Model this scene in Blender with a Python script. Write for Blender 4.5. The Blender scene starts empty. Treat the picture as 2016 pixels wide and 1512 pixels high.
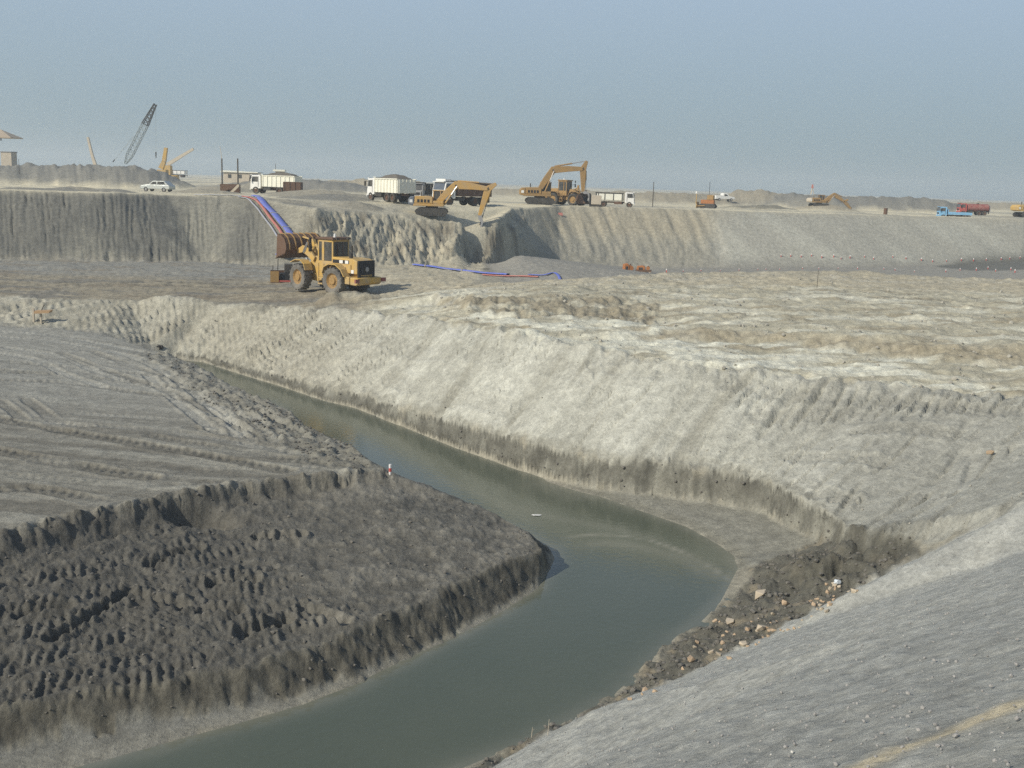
import bpy, math, random
import numpy as np
from mathutils import Vector, Matrix
from mathutils.geometry import delaunay_2d_cdt

rnd = random.Random(7)
C = bpy.context.scene.collection
SC = bpy.context.scene
R = math.radians

# ------------------------------------------------------------------ camera
F, PITCH, ROLL, EYE = 2162.0, R(10.33), R(1.85), 11.0
CAM_M = Matrix.Rotation(math.pi / 2 - PITCH, 3, 'X') @ Matrix.Rotation(ROLL, 3, 'Z')
cam = bpy.data.objects.new('camera', bpy.data.cameras.new('camera'))
C.objects.link(cam)
cam.data.sensor_width = 36
cam.data.lens = 36 * F / 2016
cam.data.clip_start = 0.2
cam.data.clip_end = 20000
cam.matrix_world = Matrix.Translation((0, 0, EYE)) @ CAM_M.to_4x4()
SC.camera = cam

# ------------------------------------------------------------------ light
SUN = Vector((-0.66, -0.50, 0.56)).normalized()        # direction towards the sun
SUN_EL = math.asin(SUN.z)
SUN_AZ = math.atan2(SUN.x, SUN.y)                      # clockwise from +Y
w = bpy.data.worlds.new('World')
SC.world = w
w.use_nodes = True
nt = w.node_tree
nt.nodes.clear()
wo = nt.nodes.new('ShaderNodeOutputWorld')
bg = nt.nodes.new('ShaderNodeBackground')
sky = nt.nodes.new('ShaderNodeTexSky')
sky.sky_type = 'NISHITA'
sky.sun_disc = False
sky.sun_elevation = SUN_EL
sky.sun_rotation = SUN_AZ
sky.altitude = 0
sky.air_density = 1.0
sky.dust_density = 1.5
sky.ozone_density = 1.5
# dust veil low over the desert: the same all the way round, thinning with height
tc = nt.nodes.new('ShaderNodeTexCoord')
sep = nt.nodes.new('ShaderNodeSeparateXYZ')
ramp = nt.nodes.new('ShaderNodeValToRGB')
nt.links.new(tc.outputs['Generated'], sep.inputs[0])
nt.links.new(sep.outputs['Z'], ramp.inputs[0])
SKY_STR = 0.10
cr = ramp.color_ramp
cr.elements[0].position = 0.0
cr.elements[1].position = 0.75
def veil(c): return (c[0], c[1], c[2], 1)
cr.elements[0].color = veil((0.95, 0.95, 0.95))
cr.elements[1].color = veil((0.0, 0.0, 0.0))
e = cr.elements.new(0.2); e.color = veil((0.88, 0.88, 0.88))
e = cr.elements.new(0.4); e.color = veil((0.45, 0.45, 0.45))
ramp2 = nt.nodes.new('ShaderNodeValToRGB')
nt.links.new(sep.outputs['Z'], ramp2.inputs[0])
c2 = ramp2.color_ramp
c2.elements[0].position = 0.0
c2.elements[1].position = 0.24
DUST_LOW, DUST_HIGH = (0.215, 0.295, 0.325), (0.365, 0.465, 0.60)
c2.elements[0].color = veil(DUST_LOW)
c2.elements[1].color = veil(DUST_HIGH)
sc_ = nt.nodes.new('ShaderNodeVectorMath'); sc_.operation = 'SCALE'
sc_.inputs['Scale'].default_value = 1.0 / SKY_STR
nt.links.new(ramp2.outputs[0], sc_.inputs[0])
mx = nt.nodes.new('ShaderNodeMix'); mx.data_type = 'RGBA'
nt.links.new(ramp.outputs[0], mx.inputs['Factor'])
nt.links.new(sky.outputs[0], mx.inputs['A'])
nt.links.new(sc_.outputs[0], mx.inputs['B'])
nt.links.new(mx.outputs['Result'], bg.inputs['Color'])
bg.inputs['Strength'].default_value = SKY_STR
nt.links.new(bg.outputs[0], wo.inputs['Surface'])

sd = bpy.data.lights.new('sun', 'SUN')
sd.energy = 3.4
sd.angle = R(0.6)
sd.color = (1.0, 0.93, 0.80)
so = bpy.data.objects.new('sun', sd)
C.objects.link(so)
so.rotation_euler = SUN.to_track_quat('Z', 'Y').to_euler()

SC.view_settings.view_transform = 'Standard'
SC.view_settings.look = 'None'
SC.view_settings.exposure = 0.25
SC.view_settings.gamma = 1.0
SC.view_settings.use_curve_mapping = False
SC.cycles.volume_step_rate = 4.0
SC.cycles.volume_max_steps = 32
SC.cycles.max_bounces = 6
SC.cycles.use_denoising = False
SC.cycles.volume_bounces = 1

# ------------------------------------------------------------------ surveying helpers
def ray(px, py):
    return CAM_M @ Vector(((px - 1008) / F, -(py - 756) / F, -1.0))

def at(px, py, z):
    d = ray(px, py)
    t = (z - EYE) / d.z
    return (d.x * t, d.y * t, z)

def atd(px, py, dist):
    """world point seen at that pixel, dist metres ahead (along +Y)"""
    d = ray(px, py)
    t = dist / d.y
    return Vector((d.x * t, d.y * t, EYE + d.z * t))

# ------------------------------------------------------------------ noise (numpy)
def _hash(ix, iy, seed):
    h = (ix.astype(np.uint32) * np.uint32(374761393) + iy.astype(np.uint32) * np.uint32(668265263)
         + np.uint32((seed * 2654435761 + 1013904223) & 0xffffffff))
    h = (h ^ (h >> np.uint32(13))) * np.uint32(1274126177)
    return h ^ (h >> np.uint32(16))

_ANG = np.linspace(0, 2 * np.pi, 256, endpoint=False)
_GX, _GY = np.cos(_ANG).astype(np.float32), np.sin(_ANG).astype(np.float32)

def gnoise(x, y, seed=0):
    x0 = np.floor(x); y0 = np.floor(y)
    fx = (x - x0).astype(np.float32); fy = (y - y0).astype(np.float32)
    ix = x0.astype(np.int64); iy = y0.astype(np.int64)
    u = fx * fx * fx * (fx * (fx * 6 - 15) + 10)
    v = fy * fy * fy * (fy * (fy * 6 - 15) + 10)
    def g(dx, dy):
        h = _hash(ix + dx, iy + dy, seed) & np.uint32(255)
        return _GX[h] * (fx - dx) + _GY[h] * (fy - dy)
    a = g(0, 0); b = g(1, 0); c = g(0, 1); d = g(1, 1)
    return (a + u * (b - a)) * (1 - v) + (c + u * (d - c)) * v

def fbm(x, y, octv=4, seed=0, gain=0.5):
    s = 0.0; a = 1.0; f = 1.0
    for k in range(octv):
        s = s + a * gnoise(x * f + 17.3 * k, y * f - 9.1 * k, seed + k)
        a *= gain; f *= 2.03
    return s

def sstep(e0, e1, x):
    t = np.clip((x - e0) / (e1 - e0), 0, 1)
    return t * t * (3 - 2 * t)

def inside(poly, x, y):
    """points in polygon, vectorised over points"""
    r = np.zeros(x.shape, bool)
    n = len(poly)
    mnx = min(p[0] for p in poly); mxx = max(p[0] for p in poly)
    mny = min(p[1] for p in poly); mxy = max(p[1] for p in poly)
    sel = (x >= mnx) & (x <= mxx) & (y >= mny) & (y <= mxy)
    xs, ys = x[sel], y[sel]
    rr = np.zeros(xs.shape, bool)
    for i in range(n):
        x1, y1 = poly[i][0], poly[i][1]
        x2, y2 = poly[(i + 1) % n][0], poly[(i + 1) % n][1]
        if y1 == y2: continue
        c = ((ys < y1) != (ys < y2)) & (xs < (x2 - x1) * (ys - y1) / (y2 - y1) + x1)
        rr ^= c
    r[sel] = rr
    return r

def polydist(pts, x, y):
    """signed side distance and arclength to a polyline"""
    best = np.full(x.shape, 1e9, np.float32); s_at = np.zeros(x.shape, np.float32); sg = np.zeros(x.shape, np.float32)
    s0 = 0.0
    for (x1, y1), (x2, y2) in zip(pts[:-1], pts[1:]):
        dx, dy = x2 - x1, y2 - y1
        L = math.hypot(dx, dy)
        if L < 1e-6: continue
        t = np.clip(((x - x1) * dx + (y - y1) * dy) / (L * L), 0, 1)
        ex = x - (x1 + t * dx); ey = y - (y1 + t * dy)
        d = np.hypot(ex, ey)
        m = d < best
        best = np.where(m, d, best)
        s_at = np.where(m, s0 + t * L, s_at)
        sg = np.where(m, np.sign(dx * ey - dy * ex), sg)
        s0 += L
    return best, s_at, sg

def smooth_path(pts, n=6):
    """Catmull-Rom through 2-D or 3-D points"""
    P = [np.array(p, float) for p in pts]
    P = [2 * P[0] - P[1]] + P + [2 * P[-1] - P[-2]]
    out = []
    for i in range(1, len(P) - 2):
        for k in range(n):
            t = k / n
            out.append(0.5 * (2 * P[i] + (P[i + 1] - P[i - 1]) * t + (2 * P[i - 1] - 5 * P[i] + 4 * P[i + 1] - P[i + 2]) * t * t
                              + (3 * P[i] - P[i - 1] - 3 * P[i + 1] + P[i + 2]) * t ** 3))
    out.append(P[-2])
    return [tuple(p) for p in out]
# ------------------------------------------------------------------ terrain: surveyed breaklines
def L(*a): return [at(*p) for p in a]
def off(line, dx, dy, z=None, dz=0):
    return [(p[0] + dx, p[1] + dy, (p[2] + dz) if z is None else z) for p in line]

# channel, far side
toe = L((340, 699, .25), (400, 712, 0), (470, 735, 0), (560, 762, 0), (640, 789, 0), (700, 803, 0), (800, 842, 0), (900, 882, 0), (1000, 916, .02),
        (1100, 947, .05), (1200, 966, .12), (1320, 978, .25), (1420, 992, .35), (1500, 1010, .45), (1560, 1040, .5), (1610, 1062, .6), (1680, 1080, 1.0))
valley = L((1770, 1078, 1.6), (1850, 1062, 2.2), (2016, 993, 3.5), (2150, 925, 5.0))
cut_h = [.15, .35, .45, .55, .65, .75, .85, 1.0, 1.1, 1.15, 1.15, 1.15, 1.1, 1.1, 1.05, .9, .5]
cut_top = [(p[0] + .10 + .02 * h, p[1] + .22 * h + .08, p[2] + h) for p, h in zip(toe, cut_h)]
def ragged(line, n, amp, seed):
    out = []
    r_ = random.Random(seed)
    for (a, b) in zip(line[:-1], line[1:]):
        k = max(1, int(round(math.hypot(b[0] - a[0], b[1] - a[1]) / n)))
        for i in range(k):
            t = i / k; j = r_.uniform(-1, 1) ** 3 * amp if i else 0
            out.append((a[0] + (b[0] - a[0]) * t + .5 * j, a[1] + (b[1] - a[1]) * t + .86 * j, a[2] + (b[2] - a[2]) * t))
    return out + [line[-1]]
toe_r, cut_r = ragged(toe, .5, .06, 3), ragged(cut_top, .42, .20, 4)
crest = L((-600, 575, 3.2), (0, 585, 3.0), (120, 590, 3.0), (250, 592, 3.0), (400, 598, 3.0), (550, 603, 3.2), (700, 613, 3.5), (850, 630, 4.0), (1000, 655, 4.4), (1150, 683, 4.4),
          (1300, 708, 4.3), (1440, 725, 4.25), (1600, 741, 4.2), (1800, 762, 4.2), (2016, 782, 4.3), (2250, 800, 4.6))
floor_far = L((-600, 630, 1.9), (0, 641, 1.9), (100, 645, 1.85), (200, 656, 1.6), (255, 669, 1.2), (300, 683, .75))
# channel bed
bed_far = [(p[0] - 1.2, p[1] - 1.0, -.7) for p in toe[1:9]]
# water's edge against the mudflat, then the rubble toe of the near bank
flat_edge = L((1180, 978, 0), (1250, 1003, 0), (1350, 1037, 0), (1410, 1070, 0), (1445, 1095, 0), (1452, 1120, 0), (1437, 1148, 0), (1412, 1195, 0),
              (1362, 1238, 0), (1332, 1252, 0), (1282, 1300, 0), (1205, 1370, 0), (1105, 1425, 0), (1000, 1475, 0), (900, 1516, 0))
flat_edge += [(-3.2, 16.2, 0), (-9, 11.5, 0), (-24, 0, 0), (-60, -28, 0)]
bed_near = [(p[0] - 1.3, p[1] - .3, -.6) for p in flat_edge[1:6]] + [(p[0] - .7, p[1] + .8, -.6) for p in flat_edge[7:]]
rub_top = L((1850, 1078, 2.15), (1760, 1125, 1.25), (1700, 1163, .85), (1600, 1205, .8), (1500, 1258, .72), (1400, 1305, .62), (1300, 1352, .5), (1180, 1405, .35), (1080, 1446, .25), (1000, 1490, .2))
rub_top += [(-2.6, 15.6, .2), (-8.5, 10.8, .2), (-23.5, -1, .2), (-59, -29.5, .2)]
mid_flat = L((1560, 1085, .3), (1500, 1110, .22))
# graded floor and its mud bench
floor_edge = [(-30, 17.0, 1.9)] + L((-300, 1125, 1.9), (0, 1052, 1.9), (100, 1028, 1.9), (200, 1006, 1.9), (300, 985, 1.9), (400, 966, 1.9), (480, 953, 1.9), (560, 946, 1.9), (640, 938, 1.88), (700, 933, 1.85), (762, 932, 1.8))
step_bot = [(-30, 16.0, 1.45)] + L((-300, 1180, 1.45), (0, 1110, 1.42), (100, 1080, 1.42), (200, 1052, 1.42), (300, 1030, 1.42), (400, 1008, 1.42), (480, 988, 1.45), (560, 972, 1.5), (640, 960, 1.55), (700, 953, 1.6))
bench_crest = [(-30, 8.0, .74)] + L(*[(a, b, c * .74) for a, b, c in ((-400, 1490, 1.0), (0, 1392, 1.0), (150, 1368, 1.0), (300, 1340, 1.0), (480, 1308, 1.0), (600, 1275, .98), (680, 1246, .97), (760, 1212, .96), (850, 1178, .95), (930, 1138, .95), (1000, 1108, .95), (1070, 1086, .9))])
bench_toe = [(-30, 7.0, .1)] + L((-400, 1600, .1), (0, 1478, .12), (200, 1442, .12), (350, 1416, .12), (480, 1390, .1), (600, 1362, .08), (690, 1336, .06), (760, 1306, .05), (850, 1266, .03), (940, 1222, .02), (1000, 1190, .02), (1060, 1150, .02), (1083, 1114, .02))
wl = [(-30, 5.6, 0)] + L((-400, 1700, 0), (0, 1553, 0), (220, 1494, 0), (350, 1458, 0), (480, 1422, 0), (600, 1387, 0), (690, 1352, 0), (760, 1317, 0), (850, 1276, 0), (940, 1232, 0), (1000, 1199, 0), (1060, 1158, 0))
bed_wl = [(p[0] + .5, p[1] - .9, -.6) for p in wl]
bench_r = L((800, 942, 1.35), (870, 967, 1.05), (960, 1003, .85), (1040, 1048, .75))
floor_ch = L((720, 901, 1.7), (690, 877, 1.65), (640, 859, 1.6), (600, 838, 1.6), (565, 806, 1.55), (500, 781, 1.5), (450, 756, 1.5), (420, 739, 1.45), (385, 719, 1.4), (350, 707, 1.3))
wl_r = [(p[0] + .75, p[1] + .75, -.05) for p in reversed(bench_r)] + [(p[0] + .9, p[1] + .8, -.05) for p in floor_ch[:-1]]
bed_r = [(p[0] + 1.0, p[1] + .9, -.65) for p in wl_r]
# terrace behind the channel slope, falling into the pit on the right
scarp_bot = L((860, 598, 4.1), (930, 612, 4.5), (1050, 622, 4.6), (1200, 628, 4.6), (1290, 640, 4.5))
scarp_top = L((850, 578, 4.5), (930, 580, 4.95), (1050, 582, 5.1), (1200, 583, 5.1), (1300, 592, 5.0))
ledge_b = L((1290, 668, 4.4), (1500, 672, 4.5), (1750, 700, 4.5), (2016, 718, 4.6), (2250, 735, 4.8))
ledge_t = L((1300, 645, 4.75), (1500, 648, 4.9), (1750, 668, 5.0), (2016, 680, 5.1), (2250, 690, 5.2))
back_crest = L((980, 556, 4.4), (1060, 553, 4.8), (1125, 549, 5.1), (1200, 542, 5.4), (1300, 537, 5.5), (1500, 533, 5.6), (1700, 533, 5.6), (1850, 545, 5.5), (2016, 550, 5.5), (2250, 556, 5.6))
back_foot = [(p[0] + .5, p[1] + 2.0 + 2.2 * max(0, p[2] - 3.6), 2.4) for p in back_crest[2:]]
base = L((-600, 500, 3.3), (0, 512, 3.2), (200, 515, 3.2), (400, 516, 3.2), (540, 524, 3.3), (700, 522, 3.4), (850, 520, 3.3), (950, 521, 3.0), (1100, 528, 1.6), (1250, 528, 1.6), (1440, 527, 1.85),
         (1700, 525, 2.1), (1900, 520, 2.35), (2016, 513, 2.75), (2300, 505, 2.9))
top = L((-600, 360, 8.9), (0, 373, 8.9), (200, 380, 8.9), (330, 384, 8.8), (480, 389, 8.8), (560, 402, 8.4), (620, 412, 8.1), (700, 420, 7.7), (790, 424, 7.55), (880, 429, 7.4), (925, 433, 7.3), (985, 428, 7.5), (1010, 410, 8.2), (1100, 406, 8.4),
         (1240, 409, 8.45), (1440, 415, 8.45), (1650, 421, 8.4), (1850, 431, 8.05), (2016, 433, 8.2), (2300, 436, 8.0))
notch = L((905, 452, 6.2), (950, 470, 5.6), (1000, 500, 4.3))
slopemid = L((580, 520, 3.5),)
plat = [(-120, 150, 8.6), (-70, 165, 8.0), (-30, 170, 8.4), (0, 165, 8.2), (20, 150, 8.2), (60, 215, 7.8), (120, 240, 7.6)]

rings = []
for rr, zz in ((420, 8.2), (1500, 8.6), (2700, 9.0)):
    for k in range(24):
        a = 2 * math.pi * k / 24
        rings.append((rr * math.sin(a), rr * math.cos(a), zz))
# near bank: evenly graded gravel slope up to the crest under the camera
bn = (0.655, -0.755)
near = []
for s in (-60, -30, -12, 0, 12, 24, 34):
    for d, z in ((2.5, 1.7), (8, 5.1), (15.0, 9.3), (16.2, 9.45), (30, 9.45), (70, 9.4)):
        if s > 12 and d < 8: continue
        near.append((0 + .755 * s + bn[0] * d, 20.3 + .655 * s + bn[1] * d, z))
right = [(26, 30, 6.0), (34, 42, 5.4), (70, 60, 6.0), (90, 20, 8.5), (48, 70, 5.6), (80, 76, 6)]
left = [(-70, 70, 3.0), (-70, 30, 2.0), (-90, 100, 4), (-60, -20, -.5)]

shore_in = bench_toe + [at(1092, 1100, 0)] + wl_r
bed_in = bed_wl + [(1.75, 29.3, -.6), (2.35, 30.9, -.6)] + bed_r
bench_rim = bench_crest + bench_r[::-1]
lines = [toe_r + valley, cut_r, crest, floor_far, bed_far, flat_edge, bed_near, rub_top, mid_flat, floor_edge, step_bot, bench_rim, shore_in, wl, bed_in,
         floor_ch, scarp_bot, scarp_top, ledge_b, ledge_t, back_crest, back_foot, base, top, notch]
V, Ed = [], []
for ln in lines:
    i0 = len(V)
    V += ln
    Ed += [(i0 + k, i0 + k + 1) for k in range(len(ln) - 1)]
for ln in (plat, rings, near, right, left): V += ln
vo, eo, fo, ov, oe, of = delaunay_2d_cdt([Vector(p[:2]) for p in V], Ed, [], 0, 1e-4)
VX = np.array([v[:] for v in vo], np.float64)
VZ = np.zeros(len(vo))
VA = np.array(V)
for i, o in enumerate(ov):
    if len(o): VZ[i] = VA[o[0], 2]
    else:
        d = np.hypot(VA[:, 0] - VX[i, 0], VA[:, 1] - VX[i, 1])
        k = np.argsort(d)[:2]
        VZ[i] = VA[k, 2].mean()
n_cross = sum(1 for o in ov if not len(o))
print('terrain: breakline crossings', n_cross, [tuple(round(c,2) for c in VX[i]) for i,o in enumerate(ov) if not len(o)])

# polar grid around the camera's foot, fine where the pit is seen, coarse elsewhere
th = np.concatenate([np.radians(np.arange(-180, -32, 4.0)), np.radians(np.arange(-32, 32.001, 0.066)), np.radians(np.arange(33, 180, 4.0))])
rs = [0.4]
while rs[-1] < 2400:
    r = rs[-1]
    k = .08 if r < 4 else .007 if r < 15 else .0032 if r < 76 else .0042 if r < 190 else .012 if r < 420 else .09
    rs.append(r * (1 + k))
rs = np.array(rs)
NR, NT = len(rs), len(th)
print('grid', NR, NT, NR * NT)
X = (rs[:, None] * np.sin(th)[None, :]).astype(np.float64)
Y = (rs[:, None] * np.cos(th)[None, :]).astype(np.float64)
Z = np.full((NR, NT), np.nan)
for tri in fo:
    p = VX[list(tri)]; z = VZ[list(tri)]
    rmin = 0.0
    rad = np.hypot(p[:, 0], p[:, 1])
    # radius range of the triangle (nearest point of its edges to the origin)
    def segd(a, b):
        d = b - a; t = np.clip(-(a @ d) / max(d @ d, 1e-9), 0, 1); q = a + t * d; return math.hypot(*q)
    den = (p[1, 1] - p[2, 1]) * (p[0, 0] - p[2, 0]) + (p[2, 0] - p[1, 0]) * (p[0, 1] - p[2, 1])
    if abs(den) < 1e-9: continue
    w0 = ((p[1, 1] - p[2, 1]) * (0 - p[2, 0]) + (p[2, 0] - p[1, 0]) * (0 - p[2, 1])) / den
    w1 = ((p[2, 1] - p[0, 1]) * (0 - p[2, 0]) + (p[0, 0] - p[2, 0]) * (0 - p[2, 1])) / den
    has0 = w0 >= 0 and w1 >= 0 and w0 + w1 <= 1
    rmin = 0.0 if has0 else min(segd(p[0], p[1]), segd(p[1], p[2]), segd(p[2], p[0]))
    i0 = np.searchsorted(rs, rmin) - 1; i1 = np.searchsorted(rs, rad.max()) + 1
    i0 = max(i0, 0)
    if i1 <= i0: continue
    an = np.arctan2(p[:, 0], p[:, 1])
    if has0 or an.max() - an.min() > math.pi: j0, j1 = 0, NT
    else:
        j0 = max(np.searchsorted(th, an.min()) - 1, 0); j1 = np.searchsorted(th, an.max()) + 1
    xs = X[i0:i1, j0:j1]; ys = Y[i0:i1, j0:j1]
    a = ((p[1, 1] - p[2, 1]) * (xs - p[2, 0]) + (p[2, 0] - p[1, 0]) * (ys - p[2, 1])) / den
    b = ((p[2, 1] - p[0, 1]) * (xs - p[2, 0]) + (p[0, 0] - p[2, 0]) * (ys - p[2, 1])) / den
    m = (a >= -1e-6) & (b >= -1e-6) & (a + b <= 1 + 1e-6)
    zz = a * z[0] + b * z[1] + (1 - a - b) * z[2]
    sub = Z[i0:i1, j0:j1]
    sub[m] = zz[m]
Z[np.isnan(Z)] = 9.0

def blur(A, n=1, ax=(0, 1)):
    for _ in range(n):
        for q in ax:
            P = np.pad(A, [(1, 1) if k == q else (0, 0) for k in range(2)], mode='edge')
            if q == 0: A = .25 * P[:-2] + .5 * P[1:-1] + .25 * P[2:]
            else: A = .25 * P[:, :-2] + .5 * P[:, 1:-1] + .25 * P[:, 2:]
    return A
Z = blur(Z, 1)
Z = Z.astype(np.float32); X = X.astype(np.float32); Y = Y.astype(np.float32)

# ---- zones (world polygons, edges roughened, then softened)
JX = X + .35 * gnoise(X / .8, Y / .8, 91) + .25 * gnoise(X / .25, Y / .25, 92)
JY = Y + .35 * gnoise(X / .8, Y / .8, 93) + .25 * gnoise(X / .25, Y / .25, 94)
def zone(poly, soft=3): return blur(inside(poly, JX, JY).astype(np.float32), soft)
far_l, far_r = (-400, 300), (400, 300)
z_floor = zone(floor_edge + floor_ch + [floor_far[-1]] + floor_far[::-1] + [(-70, 40)])
z_bench = zone(floor_edge + bench_r + bench_crest[::-1], 2)
z_cut = zone(bench_crest + [bench_r[-1]] + [wl_r[0]] + bench_toe[::-1], 2)
z_beach = zone(bench_toe + wl[::-1], 2)
z_slope = zone(crest + [(30, 34)] + valley[::-1] + cut_top[::-1] + [floor_far[-1]] + floor_far[::-1], 3)
z_scut = blur(inside(cut_r + toe_r[::-1], X + .05 * gnoise(X / .3, Y / .3, 95), Y + .05 * gnoise(X / .3, Y / .3, 96)).astype(np.float32), 0)
z_mud = zone(toe[9:] + [rub_top[1], rub_top[2]] + mid_flat + flat_edge[5::-1], 2)
z_rub = zone(rub_top + flat_edge[::-1][:12] + mid_flat[::-1] + [toe[-2], valley[0]], 2)
z_near = zone(rub_top[:] + [(-59, -90), (80, -90), (80, 25), valley[-1], valley[-2]], 4)
z_terr = zone(crest + [(60, 40), (90, 70)] + back_crest[::-1] + [(-3, 72)] + [base[7], base[6], base[5], base[4], base[3], base[2], base[1], base[0]], 4)
z_pit = zone(back_crest[1:] + [(90, 76)] + base[7:][::-1] + [base[7]], 3)
z_far = zone(base + top[::-1], 3)
z_plat = zone(top + [(200, 170), (9000, 9000), (-9000, 9000), (-200, 110)], 3)

Zbase = Z.copy()
def on_base(px, py, t0):
    d = ray(px, py); t = t0
    while t < 140:
        x, y = d.x * t, d.y * t
        i = min(int(np.searchsorted(rs, math.hypot(x, y))), NR - 1); j = min(int(np.searchsorted(th, math.atan2(x, y))), NT - 1)
        if EYE + d.z * t <= Zbase[i, j]: break
        t += .06
    return (x, y)
D = np.zeros_like(Z)
AL = np.zeros((NR, NT, 3), np.float32)      # soil colour
WET = np.zeros_like(Z)
def col(c): return np.array(c, np.float32)
AL[:] = col((.30, .275, .225))
def paint(mask, c, k=1.0):
    global AL
    m = np.clip(mask * k, 0, 1)[..., None]
    AL = AL * (1 - m) + m * col(c)

n8 = fbm(X / 8, Y / 8, 4, 1); n2 = fbm(X / 2, Y / 2, 4, 5); n05 = fbm(X / .5, Y / .5, 3, 9); n01 = gnoise(X / .13, Y / .13, 15)
Rr = np.hypot(X, Y)

# ---- plateau and desert
paint(z_plat, (.62, .55, .41))
paint(z_plat * sstep(-.1, .35, n8 + .4 * n2), (.46, .42, .335), .7)
D += z_plat * (.25 * n8 + .12 * n2 + .05 * n05) * sstep(2500, 300, Rr)
far_n = fbm(X / 60, Y / 60, 3, 31)
paint(z_plat * sstep(.0, .3, far_n), (.25, .24, .215), .6)

# spoil heaps: (px, py of top, distance, width, depth, colour)
HEAPS = [(20, 323, 205, 7, 6, 0), (70, 321, 208, 8, 6, 0), (120, 322, 207, 8, 6, 0), (165, 323, 206, 7, 6, 0), (205, 324, 206, 7, 6, 0), (250, 325, 206, 7, 6, 0), (283, 328, 208, 5, 6, 0), 
         (-60, 320, 205, 10, 6, 0), (600, 352, 210, 12, 7, 0), (645, 357, 205, 7, 6, 0), (560, 350, 215, 8, 6, 0), (700, 354, 230, 10, 6, 1),
         (640, 374, 140, 5, 3.5, 3), (590, 383, 128, 3, 2.5, 3), (622, 386, 119, 2.6, 2.2, 0), (662, 382, 122, 2.8, 2.2, 0), (700, 396, 113, 1.8, 1.6, 3), (572, 394, 111, 1.3, 1.2, 3), (150, 367, 118, 2.4, 2, 3), (215, 371, 115, 1.8, 1.6, 0), (60, 369, 114, 3, 2, 0), (405, 372, 135, 3, 2, 3), (440, 366, 170, 4, 3, 3), (520, 358, 190, 5, 4, 3), (610, 420, 107, 1.6, 1.2, 0), (668, 414, 108, 2.2, 1.5, 4),
         (1040, 372, 260, 14, 8, 1), (1110, 371, 265, 14, 8, 1), (1250, 376, 230, 12, 7, 1), (1320, 378, 232, 9, 6, 1), (1490, 373, 240, 8, 6, 0), (1540, 378, 240, 10, 6, 0), (1590, 381, 235, 7, 6, 0), (1660, 383, 240, 8, 6, 0), (1720, 384, 238, 10, 6, 0), (1780, 385, 238, 9, 6, 0), (1830, 389, 236, 6, 5, 0),
         (1625, 402, 205, 4, 3, 1), (1465, 404, 190, 3, 2, 2), (1510, 403, 188, 3.4, 2, 2), (1400, 380, 240, 9, 6, 1), (1980, 398, 330, 22, 10, 1), (760, 352, 230, 12, 6, 1),
         (690, 571, 67, 1.0, .7, 5), (655, 574, 66.5, .6, .5, 5), (715, 577, 66, .6, .5, 5), (345, 582, 68.5, 1.4, .6, 5), (110, 531, 88, 1.4, .7, 5), (255, 531, 87, 3.0, .6, 5)]
HC = [(.215, .205, .185), (.33, .29, .225), (.20, .185, .15), (.28, .255, .21), (.37, .335, .27), (.27, .25, .21)]
for (px, py, dist, wd, dp, ci) in HEAPS:
    p = atd(px, py, dist)
    i = min(np.searchsorted(rs, math.hypot(p.x, p.y)), NR - 1); j = min(np.searchsorted(th, math.atan2(p.x, p.y)), NT - 1)
    h = p.z - float(Zbase[i, j])
    if h < .1: h = .25
    r0 = np.searchsorted(rs, math.hypot(p.x, p.y) - 4 * max(dp, wd)); r1 = np.searchsorted(rs, math.hypot(p.x, p.y) + 4 * max(dp, wd))
    xs, ys = X[r0:r1], Y[r0:r1]
    q = np.sqrt(((xs - p.x) / wd) ** 2 + ((ys - p.y) / dp) ** 2) + .22 * fbm(xs / (wd * .5), ys / (dp * .5), 3, 40 + int(px) % 50)
    g = np.clip(1.15 - .62 * q, 0, 1) 
    g = g * (1 - .25 * np.clip(1 - q, 0, 1) ** 2)
    g *= (np.hypot(xs - p.x, ys - p.y) < 3.6 * max(wd, dp))
    D[r0:r1] = np.maximum(D[r0:r1], h * g / .93 * (1 + .22 * fbm(xs / 2.2, ys / 2.2, 4, 77)))
    m = np.clip(sstep(.02, .22, g), 0, 1)[..., None] * (.9 if ci != 5 else .7)
    AL[r0:r1] = AL[r0:r1] * (1 - m) + m * col(HC[ci])

# ---- far embankment: fluted by the excavator bucket
bx = np.array([p[0] for p in top]); 
u = X + .25 * n2
pxn = X / np.maximum(Y, 1) * F + 1008            # bearing, only used to vary the kind of cut along the bank
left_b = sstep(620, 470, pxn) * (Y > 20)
mid_b = sstep(560, 640, pxn) * sstep(1060, 1000, pxn)
fl_b = sstep(1020, 1080, pxn) * sstep(1440, 1380, pxn)
rt_b = sstep(1360, 1440, pxn)
hrel = np.clip((Zbase - 3) / 5.5, 0, 1)
ul = X * 100 / np.maximum(Y, 20) + .18 * n2
fl1 = np.abs(gnoise(ul / .42, Zbase / 6, 51)) + .7 * np.abs(gnoise(ul / .19, Zbase / 4, 52))
D += z_far * left_b * (-.34 * fl1 * (.35 + sstep(-.4, .4, gnoise(ul / 3.2, Zbase / 5, 60))) + .12 * gnoise(ul / 4.5, Zbase / 12, 53) + .05 * n05)
D += z_far * sstep(4.6, 3.4, Zbase) * (.30 * fbm(X / .9, Y / .9, 3, 67) + .12 * n2) * left_b
uf = X * 140 / np.maximum(Y, 20) + .55 * Zbase + .35 * n2
fl2 = 1 - 2.0 * np.abs(gnoise(uf / 1.25, Zbase / 14, 54)) - .8 * np.abs(gnoise(uf / .45, Zbase / 9, 59))
D += z_far * fl_b * (.27 * fl2 + .15 * n2) * sstep(2.2, 4.0, Zbase)
D += z_far * fl_b * sstep(5.0, 3.0, Zbase) * (.25 * n2 + .2 * fbm(X / .8, Y / .8, 3, 57))
um = X * 105 / np.maximum(Y, 20)
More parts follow.
